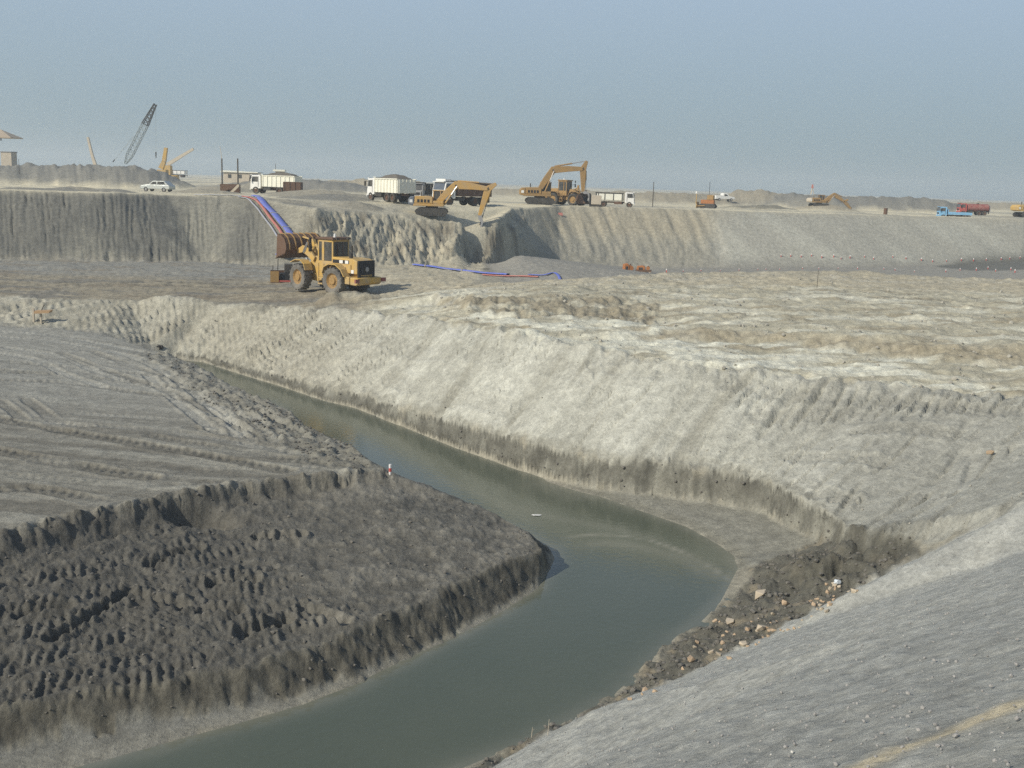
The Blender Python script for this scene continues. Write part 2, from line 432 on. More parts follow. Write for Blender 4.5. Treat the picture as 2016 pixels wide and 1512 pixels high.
D += z_far * mid_b * (.6 * fbm(um / 2.8, Zbase / 2.6, 4, 55) - .4 * np.abs(gnoise(um / 1.5, Zbase / 5, 56)) - .75 * np.abs(fbm(um / 1.0, Zbase / .9, 5, 66, .6)) + .15 * n05)
ur = X * 165 / np.maximum(Y, 20) + 1.6 * Zbase
D += z_far * rt_b * (.10 * gnoise(ur / 2.2, Zbase / 9, 58) + .04 * n2)
# the bay being dug under the excavator stick: a hollow with a steep left wall
pb = atd(958, 474, 104)
dxb = (X - pb.x); dyb = (Y - pb.y)
bay = sstep(-3.2, -1.3, dxb) * sstep(3.6, 0.2, dxb) * sstep(-8, -4.5, dyb) * sstep(10.0, 5.5, dyb)
D -= bay * np.clip(Zbase - 3.1, 0, 5) * .95
paint(z_far, (.33, .305, .25))
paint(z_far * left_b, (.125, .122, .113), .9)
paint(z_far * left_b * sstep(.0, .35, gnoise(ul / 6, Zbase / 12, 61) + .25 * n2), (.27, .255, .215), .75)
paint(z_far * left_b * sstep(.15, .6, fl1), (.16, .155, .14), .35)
paint(z_far * mid_b * sstep(-.3, .3, fbm(X / 3, Y / 6, 3, 62)), (.43, .38, .29), .85)
paint(z_far * mid_b * sstep(.1, .4, fbm(X / 2, Y / 4, 3, 63)), (.17, .148, .118), .75)
paint(z_far * fl_b * sstep(4, 6, Zbase), (.335, .298, .232), .85)
paint(z_far * fl_b * sstep(5.2, 3.2, Zbase + n2), (.27, .255, .22), .8)
paint(z_far * rt_b, (.36, .345, .305), .9)
paint(z_far * rt_b * sstep(.05, .4, gnoise(ur / 5, Zbase / 12, 64)), (.42, .405, .355), .7)
paint(z_far * rt_b * sstep(3.4, 1.6, Zbase + .8 * n2), (.24, .23, .21), .7)
paint(bay * sstep(-.3, .2, n2), (.095, .088, .075), .8)  # shade of the dug hollow painted into the soil colour

# ---- terrace
paint(z_terr, (.40, .37, .295))
lf = sstep(760, 620, pxn)
paint(z_terr * lf, (.25, .215, .165), .8)
paint(z_terr * lf * sstep(.05, .3, fbm(X / 9, Y / 2.4, 3, 71)), (.19, .18, .165), .8)
paint(z_terr * sstep(80, 86, Y) * lf, (.25, .245, .23), .8)
paint(z_terr * lf * sstep(.12, .35, fbm(X / 6, Y / 1.3, 3, 72)), (.20, .165, .125), .6)
D += z_terr * lf * (.10 * n2 + .14 * np.abs(fbm(X / 3, Y / .9, 3, 73)) + .05 * n05)
rt = 1 - lf
D += z_terr * rt * (.12 * n2 + .12 * fbm(X / 1.6, Y / .9, 4, 74) + .05 * n05 + .26 * np.abs(fbm(X / 6, Y / 1.5, 3, 75)) - .08)
paint(z_terr * rt * sstep(-.05, .25, fbm(X / 7, Y / 2, 4, 76)), (.54, .515, .435), .9)
paint(z_terr * rt * sstep(.10, .4, fbm(X / 5, Y / 1.1, 4, 77)), (.30, .258, .19), .7)
paint(z_terr * rt * sstep(64, 70, Y), (.39, .345, .265), .8)
sc_m = zone(scarp_top + scarp_bot[::-1], 4)
paint(sc_m * sstep(-.5, .1, n2), (.25, .215, .16), .8); D += sc_m * (.25 * fbm(X / .7, Y / 1.4, 3, 78))
D -= (z_terr > .5) * 0
paint(zone(scarp_bot + crest[12:7:-1], 6) * sstep(-.2, .15, n2), (.60, .585, .51), .85)
le_m = zone(ledge_t + ledge_b[::-1], 4)
paint(le_m, (.30, .26, .195), .75); D += le_m * .22 * fbm(X / .9, Y / .6, 3, 79)
paint(zone(ledge_b + [crest[-1]] + crest[12:10:-1], 6) * sstep(.0, .25, fbm(X / 4, Y / 1.0, 3, 80)), (.62, .605, .53), .88)
paint(z_pit, (.27, .255, .23))
D += z_pit * (.06 * n2 + .05 * n05)

dcr, scr, gcr = polydist([p[:2] for p in crest], X, Y)
D += np.exp(-(dcr / .8) ** 2) * rt * (Y > 25) * (.26 * fbm(X / .9, Y / .9, 4, 81) + .05)

# ---- channel slope: bucket drags run down and to the left
dv = np.array(at(1162, 862, 1.9)[:2]) - np.array(at(1318, 711, 4.3)[:2]); dv = dv / np.linalg.norm(dv)
sa = X * dv[0] + Y * dv[1]; su = X * dv[1] - Y * dv[0]
suw = su + .35 * gnoise(X / 3, Y / 3, 101)
streak = gnoise(suw / .30, sa / 12, 102) + .7 * gnoise(suw / .13, sa / 7, 103)
rough_l = sstep(900, 500, pxn)
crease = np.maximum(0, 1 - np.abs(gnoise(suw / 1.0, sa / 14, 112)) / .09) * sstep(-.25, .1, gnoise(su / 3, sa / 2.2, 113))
D += z_slope * (.11 * streak * (1 + 1.3 * rough_l) + .06 * gnoise(suw / 1.4, sa / 9, 104) + .03 * n2 + .02 * n05 - .14 * crease)
paint(z_slope * crease, (.21, .20, .17), .75)  # crease shade put into the soil colour
# tooth marks: bands of short parallel cuts
band = sstep(-.02, .18, gnoise(suw / 5.5, sa / 2.4, 105)) * sstep(.0, .15, gnoise(su / 9, sa / 3.2, 106) + .16)
saw = ((suw / .42 + .25 * gnoise(X / .9, Y / .9, 107)) % 1.0)
D -= z_slope * band * .15 * sstep(.45, .9, saw) * (1 - sstep(.93, 1.0, saw)) * (.5 + .5 * sstep(-.1, .2, gnoise(suw / .42, sa / 1.6, 111)))
lump_l = z_slope * rough_l * np.clip(fbm(su / .45, sa / 2.6, 3, 108), 0, 1)
D += .20 * lump_l
paint(z_slope, (.40, .39, .35))
paint(z_slope * sstep(-.2, .4, gnoise(suw / 1.8, sa / 6, 109) + .4 * streak * .5), (.50, .49, .445), .8)
paint(z_slope * sstep(.10, .5, gnoise(suw / 1.3, sa / 7, 110) + .55 * gnoise(suw / .34, sa / 9, 114) + .15 * n2), (.28, .268, .232), .75)  # dark streaks: shade of the shallow drag grooves painted as colour
paint(z_slope * rough_l, (.33, .30, .24), .65)
paint(z_slope * sstep(1400, 1800, pxn), (.30, .292, .265), .75)
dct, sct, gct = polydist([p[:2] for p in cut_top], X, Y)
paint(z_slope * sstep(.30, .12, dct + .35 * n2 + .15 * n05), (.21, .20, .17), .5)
D -= z_slope * sstep(.7, .0, dct) * .24 * np.clip(gnoise(sct / 1.1, sct * 0 + .5, 123) + .4 * gnoise(sct / .35, sct * 0 + 7.5, 124), 0, 1)
# undercut bank at the water
D += z_scut * (.22 * fbm(X / .6, Y / .6, 3, 120)) + z_slope * sstep(1.3, .9, Zbase) * .12 * fbm(X / .5, Y / .5, 3, 121)
paint(z_scut, (.165, .158, .138))  # damp soil plus the steep face's shade, both put into the colour
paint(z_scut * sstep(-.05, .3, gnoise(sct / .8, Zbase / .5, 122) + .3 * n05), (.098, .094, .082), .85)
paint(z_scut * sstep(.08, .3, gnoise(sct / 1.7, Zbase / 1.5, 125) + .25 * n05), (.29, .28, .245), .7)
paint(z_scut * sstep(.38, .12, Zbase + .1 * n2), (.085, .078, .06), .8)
shore = np.exp(-((Zbase - .06) / .07) ** 2)
WET = np.maximum(WET, z_scut * sstep(.5, .1, Zbase))

# ---- mudflat and rubble
paint(z_mud, (.235, .225, .195)); D += z_mud * (.03 * n2 + .02 * n05)
paint(z_mud * sstep(.12, .02, Zbase), (.16, .155, .125), .8); WET = np.maximum(WET, z_mud * .55)
paint(z_rub, (.125, .118, .10)); D += z_rub * (.12 * n2 + .18 * fbm(X / .6, Y / .6, 4, 130) + .07 * n05)
paint(z_rub * sstep(.15, .4, fbm(X / .7, Y / .7, 3, 131)), (.26, .22, .165), .7)
cor = at(1650, 1095, 1.2); cd = np.hypot(X - cor[0], Y - cor[1])
D += sstep(2.6, .4, cd) * (.55 * fbm(X / .8, Y / .8, 4, 132) + .2)
paint(sstep(2.4, .8, cd + n2), (.10, .095, .08), .8)

# ---- near bank
paint(z_near, (.36, .358, .343))
nbx = X * .755 + Y * .655
nby = X * bn[0] + Y * bn[1]
paint(z_near * sstep(-.05, .3, gnoise(nbx / 9, nby / .9, 140) + .3 * n2), (.40, .395, .372), .7)
dd, ss, sg = polydist([on_base(a, b, 3.0) for a, b in ((1660, 1535), (1740, 1497), (1830, 1462), (1920, 1430), (2016, 1398), (2160, 1350))], X, Y)
paint(z_near * np.exp(-((dd + .12 * n2) / (.12 + .06 * np.clip(ss - .4, 0, 2))) ** 2), (.62, .53, .385), .9)
D += z_near * np.exp(-((dd) / .3) ** 2) * .03
D += z_near * (.05 * n2 + .045 * n05 + .020 * n01 + .035 * gnoise(nbx / 5, nby / .35, 141)) * sstep(0.5, 2.0, Rr)
dv2, s2, g2 = polydist([p[:2] for p in valley[:]], X, Y)
paint(np.exp(-((dv2 - .25) / .22) ** 2) * z_near, (.42, .42, .40), .6)

# ---- graded floor: plant tracks
paint(z_floor, (.225, .212, .186))
fx = at(0, 850, 1.9); fy = at(560, 905, 1.9)
fd = np.array([fy[0] - fx[0], fy[1] - fx[1]]); fd /= np.linalg.norm(fd)
fa = X * fd[0] + Y * fd[1]; fu = X * fd[1] - Y * fd[0]
lane = gnoise((fu + .3 * n2) / 1.1, fa / 16, 150) + .6 * gnoise(fu / .42, fa / 9, 151)
D += z_floor * (.035 * lane + .02 * n2 + .010 * n05)
paint(z_floor * sstep(-.05, .35, lane + .25 * gnoise(fu / .16, fa / 5, 152)), (.30, .285, .25), .8)
paint(z_floor * sstep(.0, .4, -lane + .3 * n2 + .3 * gnoise(fu / .2, fa / 4, 153)), (.165, .152, .13), .75)
paint(z_floor * sstep(36, 48, Y + 3 * n8), (.33, .32, .295), .6)
TR = []
def track(pts, wdt=.30, dep=.06, lug=.34, dark=0.0, pair=0.0, z=1.85, zm=None, sharp=.6, slant=0.0):
    zm = z_floor if zm is None else zm
    P = smooth_path([at(a, b, z)[:2] for a, b in pts], 5)
    TR.append((P, wdt, dep, lug, dark, zm, sharp, slant))
    if pair:
        A = np.array(P); T = np.gradient(A, axis=0); T /= np.linalg.norm(T, axis=1)[:, None] + 1e-9
        TR.append(([tuple(q) for q in A + pair * np.stack([-T[:, 1], T[:, 0]], 1)], wdt, dep, lug, dark, zm, sharp, slant))
track([(-60, 798), (40, 822), (120, 838), (250, 862), (400, 890), (560, 925)], .42, .07, .38, .75)
track([(-60, 868), (60, 893), (170, 915), (290, 938)], .45, .07, .38, .7)
track([(-40, 965), (60, 960), (150, 978), (235, 1000)], .42, .07, .38, .6)
track([(-40, 742), (100, 742), (220, 752), (360, 772), (440, 792), (520, 850)], .35, .05, .34, .3, 1.9)
track([(-60, 660), (100, 668), (240, 688), (330, 722), (400, 772), (450, 812), (470, 848)], .35, .05, .34, -.5, 1.7)
track([(-30, 690), (60, 700), (130, 728), (200, 748)], .3, .05, .3, -.4, 1.5)
track([(120, 690), (220, 722), (320, 752), (440, 812), (500, 850)], .3, .06, .3, .3, 1.6)
track([(290, 725), (340, 770), (390, 812), (430, 842)], .3, .06, .3, -.4, 1.0)
track([(430, 800), (480, 806), (520, 822), (545, 845)], .3, .06, .3, -.5, .9)
track([(420, 805), (450, 815), (480, 842), (490, 862)], .3, .06, .3, -.5, .9)
track([(0, 780), (30, 800), (60, 826), (130, 838)], .3, .06, .3, .3, 1.0)
track([(-40, 720), (120, 730), (300, 742), (420, 760), (520, 800), (600, 860)], .32, .04, .34, .2, 2.0)
track([(0, 930), (150, 945), (300, 955), (470, 948)], .32, .03, .34, .2, 1.8)
track([(300, 850), (450, 878), (600, 905), (700, 925)], .36, .05, .36, .3, 1.9)
track([(100, 820), (250, 832), (400, 850), (600, 890)], .3, .03, .34, -.3, 1.9)
for pts, wd, lg in (([(1180, 712), (1300, 728), (1420, 752)], .5, .34), ([(1430, 752), (1600, 775), (1760, 792), (1990, 812)], .45, .36), ([(1500, 812), (1640, 815), (1760, 822)], .5, .4),
                    ([(1690, 850), (1820, 846), (1990, 860)], .4, .34), ([(1330, 905), (1450, 930), (1580, 960), (1680, 985)], .36, .3), ([(960, 850), (1080, 885), (1200, 915)], .3, .3), ([(640, 640), (760, 668), (900, 690)], .5, .4),
                    ([(420, 640), (520, 655), (640, 690)], .5, .42), ([(300, 640), (380, 660), (470, 690)], .45, .4), ([(760, 740), (880, 775), (1000, 800)], .4, .36), ([(1560, 900), (1700, 905), (1850, 925)], .4, .34), ([(930, 690), (1060, 712), (1160, 740)], .45, .4)):
    P = smooth_path([on_base(a, b, 18.0) for a, b in pts], 5)
    TR.append((P, wd, .085, lg, .15, z_slope, 1.5, -1.3))
# haul tracks on the terrace
for pts, z_, dk in (([(-50, 572), (200, 566), (420, 572), (640, 580), (800, 580), (1000, 566), (1200, 556), (1500, 550), (1800, 556)], 4.2, .5),
                    ([(-50, 556), (200, 552), (400, 556), (560, 566)], 3.4, .6), ([(700, 588), (900, 572), (1100, 564), (1400, 560), (1700, 566), (2050, 572)], 5.0, -.5),
                    ([(1150, 572), (1400, 574), (1650, 584), (2050, 604)], 5.2, .45), ([(760, 545), (900, 548), (1040, 552), (1200, 546)], 4.4, .4)):
    track(pts, .32, .07, .4, dk, 2.0, z_, z_terr, .3)
# crawler tracks across the mud bench
for pts in ([(-60, 1168), (60, 1150), (200, 1118), (330, 1085), (430, 1055)], [(-60, 1212), (100, 1180), (250, 1140), (400, 1100), (500, 1070)], [(-60, 1252), (80, 1225), (240, 1180), (400, 1135), (520, 1105)],
            [(-60, 1300), (120, 1258), (280, 1215), (430, 1165), (580, 1125)], [(-40, 1345), (140, 1302), (300, 1258), (450, 1205), (600, 1160)], [(60, 1362), (240, 1312), (400, 1262), (540, 1215), (700, 1165)],
            [(420, 1150), (500, 1165), (570, 1200), (610, 1240)], [(240, 1130), (262, 1180), (258, 1230)], [(310, 1120), (330, 1170), (325, 1225)]):
    track(pts, .36, .047, .25, .12, 0, 1.2, z_bench, 1.6, -.55)
for P, wdt, dep, lug, dark, zm, sharp, slant in TR:
    A = np.array(P)
    sel = (zm > .05) & (X > A[:, 0].min() - 1) & (X < A[:, 0].max() + 1) & (Y > A[:, 1].min() - 1) & (Y < A[:, 1].max() + 1)
    d, s, g = polydist(P, X[sel], Y[sel])
    wob = .06 * n2[sel]
    core = sstep(wdt, wdt * .75, d + wob)
    if slant: lugs = .5 + .5 * np.sin(2 * np.pi * (s + slant * d * g) / lug + 2.6 * n2[sel] + 1.3 * n05[sel]) * sstep(-.35, .1, n05[sel] + .6 * n2[sel])
    else: lugs = sstep(-.5, .5, np.sin(2 * np.pi * (s + .55 * d) / lug + 1.2 * n05[sel])) * sstep(-.3, .1, n05[sel] + .3)
    fade = sstep(-.4, .0, gnoise(s / 3.5, s * 0 + 3.3, 160) + .12)
    D[sel] += fade * (core * dep * (-1 + sharp * lugs) + .5 * dep * np.exp(-((d - wdt * 1.15) / .09) ** 2))
    k = (fade * core)[:, None]
    if dark > 0: AL[sel] = AL[sel] * (1 - k * dark * .85) + k * dark * .85 * col((.12, .11, .094))
    elif dark < 0: AL[sel] = AL[sel] * (1 + k * dark * .8) - k * dark * .8 * col((.42, .41, .38))
# churned margin beside the channel and lumpy rim above the bench
dm, sm, gm = polydist([p[:2] for p in floor_ch], X, Y)
mar = z_floor * sstep(3.2, 1.0, dm + .8 * n2)
D += mar * (.20 * fbm(X / .55, Y / .55, 3, 170) + .08)
paint(mar, (.20, .19, .165), .7)
de, se, ge = polydist([p[:2] for p in floor_edge], X, Y)
scall = np.abs(gnoise(se / .75, se * 0, 171))
D += np.exp(-((de) / .4) ** 2) * (.22 * fbm(X / .5, Y / .5, 3, 172) + .10 - .45 * scall * (z_floor < .5))

# ---- mud bench
ba = at(0, 1300, 1.2); bb = at(420, 1120, 1.2)
bd = np.array([bb[0] - ba[0], bb[1] - ba[1]]); bd /= np.linalg.norm(bd)
ma = X * bd[0] + Y * bd[1] + .5 * n2; mu = X * bd[1] - Y * bd[0] + .35 * n2
zb = np.maximum(z_bench, 0)
rows = np.abs(gnoise(mu / .36, ma / 2.2, 180)) + .5 * np.abs(gnoise(mu / .17, ma / 1.0, 181))
clod = np.abs(fbm(X / .45, Y / .45, 4, 182, .6))
leftm = sstep(700, 300, pxn)
D += zb * (.14 * n2 - .16 * rows * (.3 + .7 * leftm) + (.06 + .05 * leftm) * clod + .05 * n05 + .015 * n01)
# rows of tooth holes pressed by the bucket
def holes(p0, p1, n, rad, dep):
    a = np.array(at(*p0, 1.3)[:2]); b = np.array(at(*p1, 1.3)[:2])
    for k in range(n):
        c = a + (b - a) * (k + .15 * rnd.uniform(-1, 1)) / max(n - 1, 1)
        i0 = np.searchsorted(rs, math.hypot(*c) - 1.2); i1 = np.searchsorted(rs, math.hypot(*c) + 1.2)
        j0 = np.searchsorted(th, math.atan2(c[0], c[1]) - .06); j1 = np.searchsorted(th, math.atan2(c[0], c[1]) + .06)
        xs, ys = X[i0:i1, j0:j1], Y[i0:i1, j0:j1]
        q = np.hypot(xs - c[0], (ys - c[1]) * .75) / rad
        D[i0:i1, j0:j1] += dep * (-np.exp(-q ** 4) + .35 * np.exp(-((q - 1.35) / .35) ** 2))
holes((508, 1052), (592, 1048), 5, .16, .2)
holes((420, 1130), (500, 1120), 5, .17, .2)
holes((300, 1100), (390, 1075), 6, .17, .18)
holes((250, 1150), (360, 1165), 6, .18, .2)
holes((400, 1175), (470, 1170), 4, .18, .2)
holes((480, 1205), (560, 1180), 5, .2, .22)
holes((600, 1160), (680, 1180), 5, .17, .18)
holes((40, 1195), (130, 1180), 6, .17, .2)
holes((100, 1230), (240, 1160), 8, .17, .2)
hb = at(398, 1005, 1.6)
D -= .55 * np.exp(-(((X - hb[0]) / .9) ** 2 + ((Y - hb[1]) / .55) ** 2) ** 2)
D += z_cut * (.12 * fbm(se / .5, Zbase * 2, 3, 183) + .10 * fbm(X / .35, Y / .35, 3, 184) + .08 * np.abs(gnoise(X / .8, Y / .8, 185)))
paint(z_bench, (.128, .120, .106))
paint(z_bench * sstep(-.3, .4, n2 + .8 * clod - .2) * sstep(300, 800, pxn), (.215, .20, .175), .85)
paint(z_bench * leftm, (.105, .099, .09), .6)
paint(z_cut, (.115, .107, .09))
paint(z_cut * sstep(.0, .35, fbm(X / 1.0, Y / .5, 3, 186)), (.085, .079, .067), .8)
paint(z_beach, (.20, .195, .18)); D += z_beach * .01 * n05
WET = np.maximum(WET, z_cut * .35); WET = np.maximum(WET, z_bench * .15); WET = np.maximum(WET, z_beach * .3)
# damp rim everywhere the soil meets the water
paint(np.exp(-((Zbase + .4 * D - .03) / .05) ** 2) * (Rr < 75), (.30, .28, .235), .45)
paint(sstep(.0, -.25, Zbase), (.10, .10, .08), .9)
# dark wet hollow on the right of the pit
wp = zone(L((1840, 523, 2.3), (1900, 519, 2.35), (2016, 517, 2.4), (2250, 514, 2.4), (2250, 545, 2.4), (2016, 538, 2.4), (1900, 531, 2.35), (1850, 526, 2.3)), 3)
paint(wp, (.12, .115, .10), .85); WET = np.maximum(WET, wp * .5)

D *= sstep(.5, 3.0, Rr)
Z = (Zbase + D).astype(np.float32)
AL = AL * np.array([.99, 1.01, .955], np.float32)
AL = np.clip(AL * (1 + .14 * np.clip(n05, -1, 1)[..., None] * sstep(150, 60, Rr)[..., None]), .02, .7)

def ground(x, y):
    r = math.hypot(x, y); a = math.atan2(x, y)
    i = min(max(int(np.searchsorted(rs, r)) - 1, 0), NR - 2); j = min(max(int(np.searchsorted(th, a)) - 1, 0), NT - 2)
    fr = min(max((r - rs[i]) / (rs[i + 1] - rs[i]), 0), 1); ft = min(max((a - th[j]) / (th[j + 1] - th[j]), 0), 1)
    return float((Z[i, j] * (1 - ft) + Z[i, j + 1] * ft) * (1 - fr) + (Z[i + 1, j] * (1 - ft) + Z[i + 1, j + 1] * ft) * fr)

def hit(px, py, r0=5.0):
    """first ground point seen at that pixel"""
    d = ray(px, py); t = r0 / d.y
    for _ in range(6000):
        x, y, z = d.x * t, d.y * t, EYE + d.z * t
        if z <= ground(x, y): return Vector((x, y, ground(x, y)))
        t *= 1.0012
    return Vector((x, y, ground(x, y)))

# ---- soil material
def soil_material():
    m = bpy.data.materials.new('soil'); m.use_nodes = True
    t = m.node_tree; b = t.nodes['Principled BSDF']; N = t.nodes.new; K = t.links.new
    a = N('ShaderNodeAttribute'); a.attribute_name = 'soil'
    wv = N('ShaderNodeAttribute'); wv.attribute_name = 'wet'
    g = N('ShaderNodeNewGeometry')
    n1 = N('ShaderNodeTexNoise'); n1.inputs['Scale'].default_value = 2.2; n1.inputs['Detail'].default_value = 8; n1.inputs['Roughness'].default_value = .65
    n2 = N('ShaderNodeTexNoise'); n2.inputs['Scale'].default_value = 9; n2.inputs['Detail'].default_value = 9; n2.inputs['Roughness'].default_value = .78
    K(g.outputs['Position'], n1.inputs['Vector']); K(g.outputs['Position'], n2.inputs['Vector'])
    mr = N('ShaderNodeMapRange'); mr.inputs['From Min'].default_value = .25; mr.inputs['From Max'].default_value = .75; mr.inputs['To Min'].default_value = .72; mr.inputs['To Max'].default_value = 1.28
    K(n1.outputs['Fac'], mr.inputs['Value'])
    mr2 = N('ShaderNodeMapRange'); mr2.inputs['From Min'].default_value = .25; mr2.inputs['From Max'].default_value = .75; mr2.inputs['To Min'].default_value = .62; mr2.inputs['To Max'].default_value = 1.38
    K(n2.outputs['Fac'], mr2.inputs['Value'])
    mu = N('ShaderNodeMath'); mu.operation = 'MULTIPLY'; K(mr.outputs[0], mu.inputs[0]); K(mr2.outputs[0], mu.inputs[1])
    vm = N('ShaderNodeVectorMath'); vm.operation = 'SCALE'; K(a.outputs['Color'], vm.inputs[0]); K(mu.outputs[0], vm.inputs['Scale'])
    K(vm.outputs[0], b.inputs['Base Color'])
    rr = N('ShaderNodeMapRange'); rr.inputs['To Min'].default_value = .97; rr.inputs['To Max'].default_value = .45
    K(wv.outputs['Fac'], rr.inputs['Value']); K(rr.outputs[0], b.inputs['Roughness'])
    b.inputs['Specular IOR Level'].default_value = .25
    bp = N('ShaderNodeBump'); bp.inputs['Strength'].default_value = .8; bp.inputs['Distance'].default_value = .09
    bp2 = N('ShaderNodeBump'); bp2.inputs['Strength'].default_value = .9; bp2.inputs['Distance'].default_value = .045
    K(n1.outputs['Fac'], bp.inputs['Height']); K(n2.outputs['Fac'], bp2.inputs['Height']); K(bp.outputs[0], bp2.inputs['Normal']); K(bp2.outputs[0], b.inputs['Normal'])
    return m
SOIL = soil_material()

def mesh_from(name, verts, quads, mat, smooth=True):
    me = bpy.data.meshes.new(name)
    nv, nf = len(verts), len(quads)
    me.vertices.add(nv); me.vertices.foreach_set('co', verts.astype(np.float32).ravel())
    k = quads.shape[1]
    me.loops.add(nf * k); me.loops.foreach_set('vertex_index', quads.astype(np.int32).ravel())
    me.polygons.add(nf); me.polygons.foreach_set('loop_start', np.arange(0, nf * k, k, dtype=np.int32))
    me.polygons.foreach_set('use_smooth', np.full(nf, smooth, bool))
    me.update(calc_edges=True)
    me.materials.append(mat)
    return me

idx = np.arange(NR * NT).reshape(NR, NT)
Q = np.stack([idx[:-1, :-1], idx[:-1, 1:], idx[1:, 1:], idx[1:, :-1]], -1)
wrap = np.stack([idx[:-1, -1], idx[:-1, 0], idx[1:, 0], idx[1:, -1]], -1)
fzone = np.full((NR - 1, NT - 1), 0, np.int32)
def fz(mask, k): fzone[(mask[:-1, :-1] > .5)] = k
ZN = ['desert_plain', 'far_embankment', 'pit_floor', 'terrace', 'channel_bank', 'mudflat', 'near_bank', 'graded_floor', 'mud_bench', 'channel_bed']
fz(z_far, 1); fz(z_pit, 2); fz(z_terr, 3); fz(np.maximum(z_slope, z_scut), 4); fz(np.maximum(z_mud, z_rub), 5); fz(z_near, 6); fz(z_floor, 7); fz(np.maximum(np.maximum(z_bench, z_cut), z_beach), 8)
fz((Zbase < -.08).astype(float), 9)
ALL = np.stack([X.ravel(), Y.ravel(), Z.ravel()], -1)
ALc = np.concatenate([AL.reshape(-1, 3), np.ones((NR * NT, 1), np.float32)], 1).astype(np.float32)
WETf = np.clip(WET, 0, 1).ravel().astype(np.float32)
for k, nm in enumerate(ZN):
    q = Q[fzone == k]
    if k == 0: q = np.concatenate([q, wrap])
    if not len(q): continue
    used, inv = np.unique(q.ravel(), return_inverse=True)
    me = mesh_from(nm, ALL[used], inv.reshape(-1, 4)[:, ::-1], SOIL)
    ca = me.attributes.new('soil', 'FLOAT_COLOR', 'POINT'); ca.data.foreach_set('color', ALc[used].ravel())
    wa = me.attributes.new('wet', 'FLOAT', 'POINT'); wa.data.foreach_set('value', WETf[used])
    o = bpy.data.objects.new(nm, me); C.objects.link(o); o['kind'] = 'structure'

# ---- water
def water_material():
    m = bpy.data.materials.new('murky_water'); m.use_nodes = True
    t = m.node_tree; b = t.nodes['Principled BSDF']; N = t.nodes.new; K = t.links.new
    g = N('ShaderNodeNewGeometry')
    s = N('ShaderNodeAttribute'); s.attribute_name = 'silt'
    n1 = N('ShaderNodeTexNoise'); n1.inputs['Scale'].default_value = .35; n1.inputs['Detail'].default_value = 4
    K(g.outputs['Position'], n1.inputs['Vector'])
    mx = N('ShaderNodeMix'); mx.data_type = 'RGBA'
    mx.inputs['A'].default_value = (.072, .088, .064, 1); mx.inputs['B'].default_value = (.095, .108, .078, 1)
    K(n1.outputs['Fac'], mx.inputs['Factor'])
    mx2 = N('ShaderNodeMix'); mx2.data_type = 'RGBA'; mx2.inputs['B'].default_value = (.24, .235, .19, 1)
    K(mx.outputs['Result'], mx2.inputs['A']); K(s.outputs['Fac'], mx2.inputs['Factor'])
    K(mx2.outputs['Result'], b.inputs['Base Color'])
    b.inputs['IOR'].default_value = 1.33
    b.inputs['Specular IOR Level'].default_value = .36
    b.inputs['Roughness'].default_value = .05
    n2 = N('ShaderNodeTexNoise'); n2.inputs['Scale'].default_value = 5.0; n2.inputs['Detail'].default_value = 4
    K(g.outputs['Position'], n2.inputs['Vector'])
    bp = N('ShaderNodeBump'); bp.inputs['Strength'].default_value = .22; bp.inputs['Distance'].default_value = .03
    K(n2.outputs['Fac'], bp.inputs['Height']); K(bp.outputs[0], b.inputs['Normal'])
    return m
WATER = water_material()
wx = np.arange(-62, 18.01, .2); wy = np.arange(-32, 74.01, .2)
WX, WY = np.meshgrid(wx, wy)
silt = np.zeros(WX.shape)
wn = fbm(WX / 1.2, WY / 1.2, 3, 201)
def swirl(pts, wd, k):
    global silt
    P = smooth_path([at(a, b, 0)[:2] for a, b in pts], 6)
    d, s, g = polydist(P, WX, WY)
    Ls = s.max()
    silt = np.maximum(silt, k * np.exp(-((d + .12 * wn) / wd) ** 2) * sstep(0, .2, s / Ls) * sstep(1.0, .85, s / Ls))
swirl([(1090, 1062), (1180, 1052), (1270, 1062), (1350, 1090), (1420, 1130), (1450, 1160)], .10, .75)
swirl([(1120, 1078), (1200, 1070), (1280, 1082), (1360, 1110), (1410, 1145)], .35, .28)
swirl([(960, 980), (1060, 1012), (1150, 1030), (1240, 1048), (1330, 1078)], .3, .18)
swirl([(820, 930), (900, 955), (1000, 1000), (1090, 1050)], .35, .14)
swirl([(1300, 1085), (1360, 1100), (1410, 1130), (1430, 1150)], .5, .3)
swirl([(1330, 1270), (1350, 1240), (1400, 1200), (1435, 1160)], .25, .3)
swirl([(1500, 1090), (1430, 1060), (1350, 1030), (1250, 1000), (1180, 975)], .6, .35)
swirl([(130, 1530), (350, 1462), (600, 1392), (760, 1322), (900, 1256)], .28, .35)
wr = np.hypot(WX, WY); wa_ = np.arctan2(WX, WY)
wi = np.clip(np.searchsorted(rs, wr) - 1, 0, NR - 1); wj = np.clip(np.searchsorted(th, wa_) - 1, 0, NT - 1)
silt = np.maximum(silt, (.30 + .40 * sstep(1.5, -1.5, WX - .62 * (WY - 20.0))) * np.exp(-np.clip(-Z[wi, wj] - .03, 0, 3) / .13) * (.75 + .25 * np.clip(wn, -1, 1)))
WV = np.stack([WX.ravel(), WY.ravel(), np.zeros(WX.size)], -1)
ii = np.arange(WX.size).reshape(WX.shape)
WQ = np.stack([ii[:-1, :-1], ii[:-1, 1:], ii[1:, 1:], ii[1:, :-1]], -1).reshape(-1, 4)
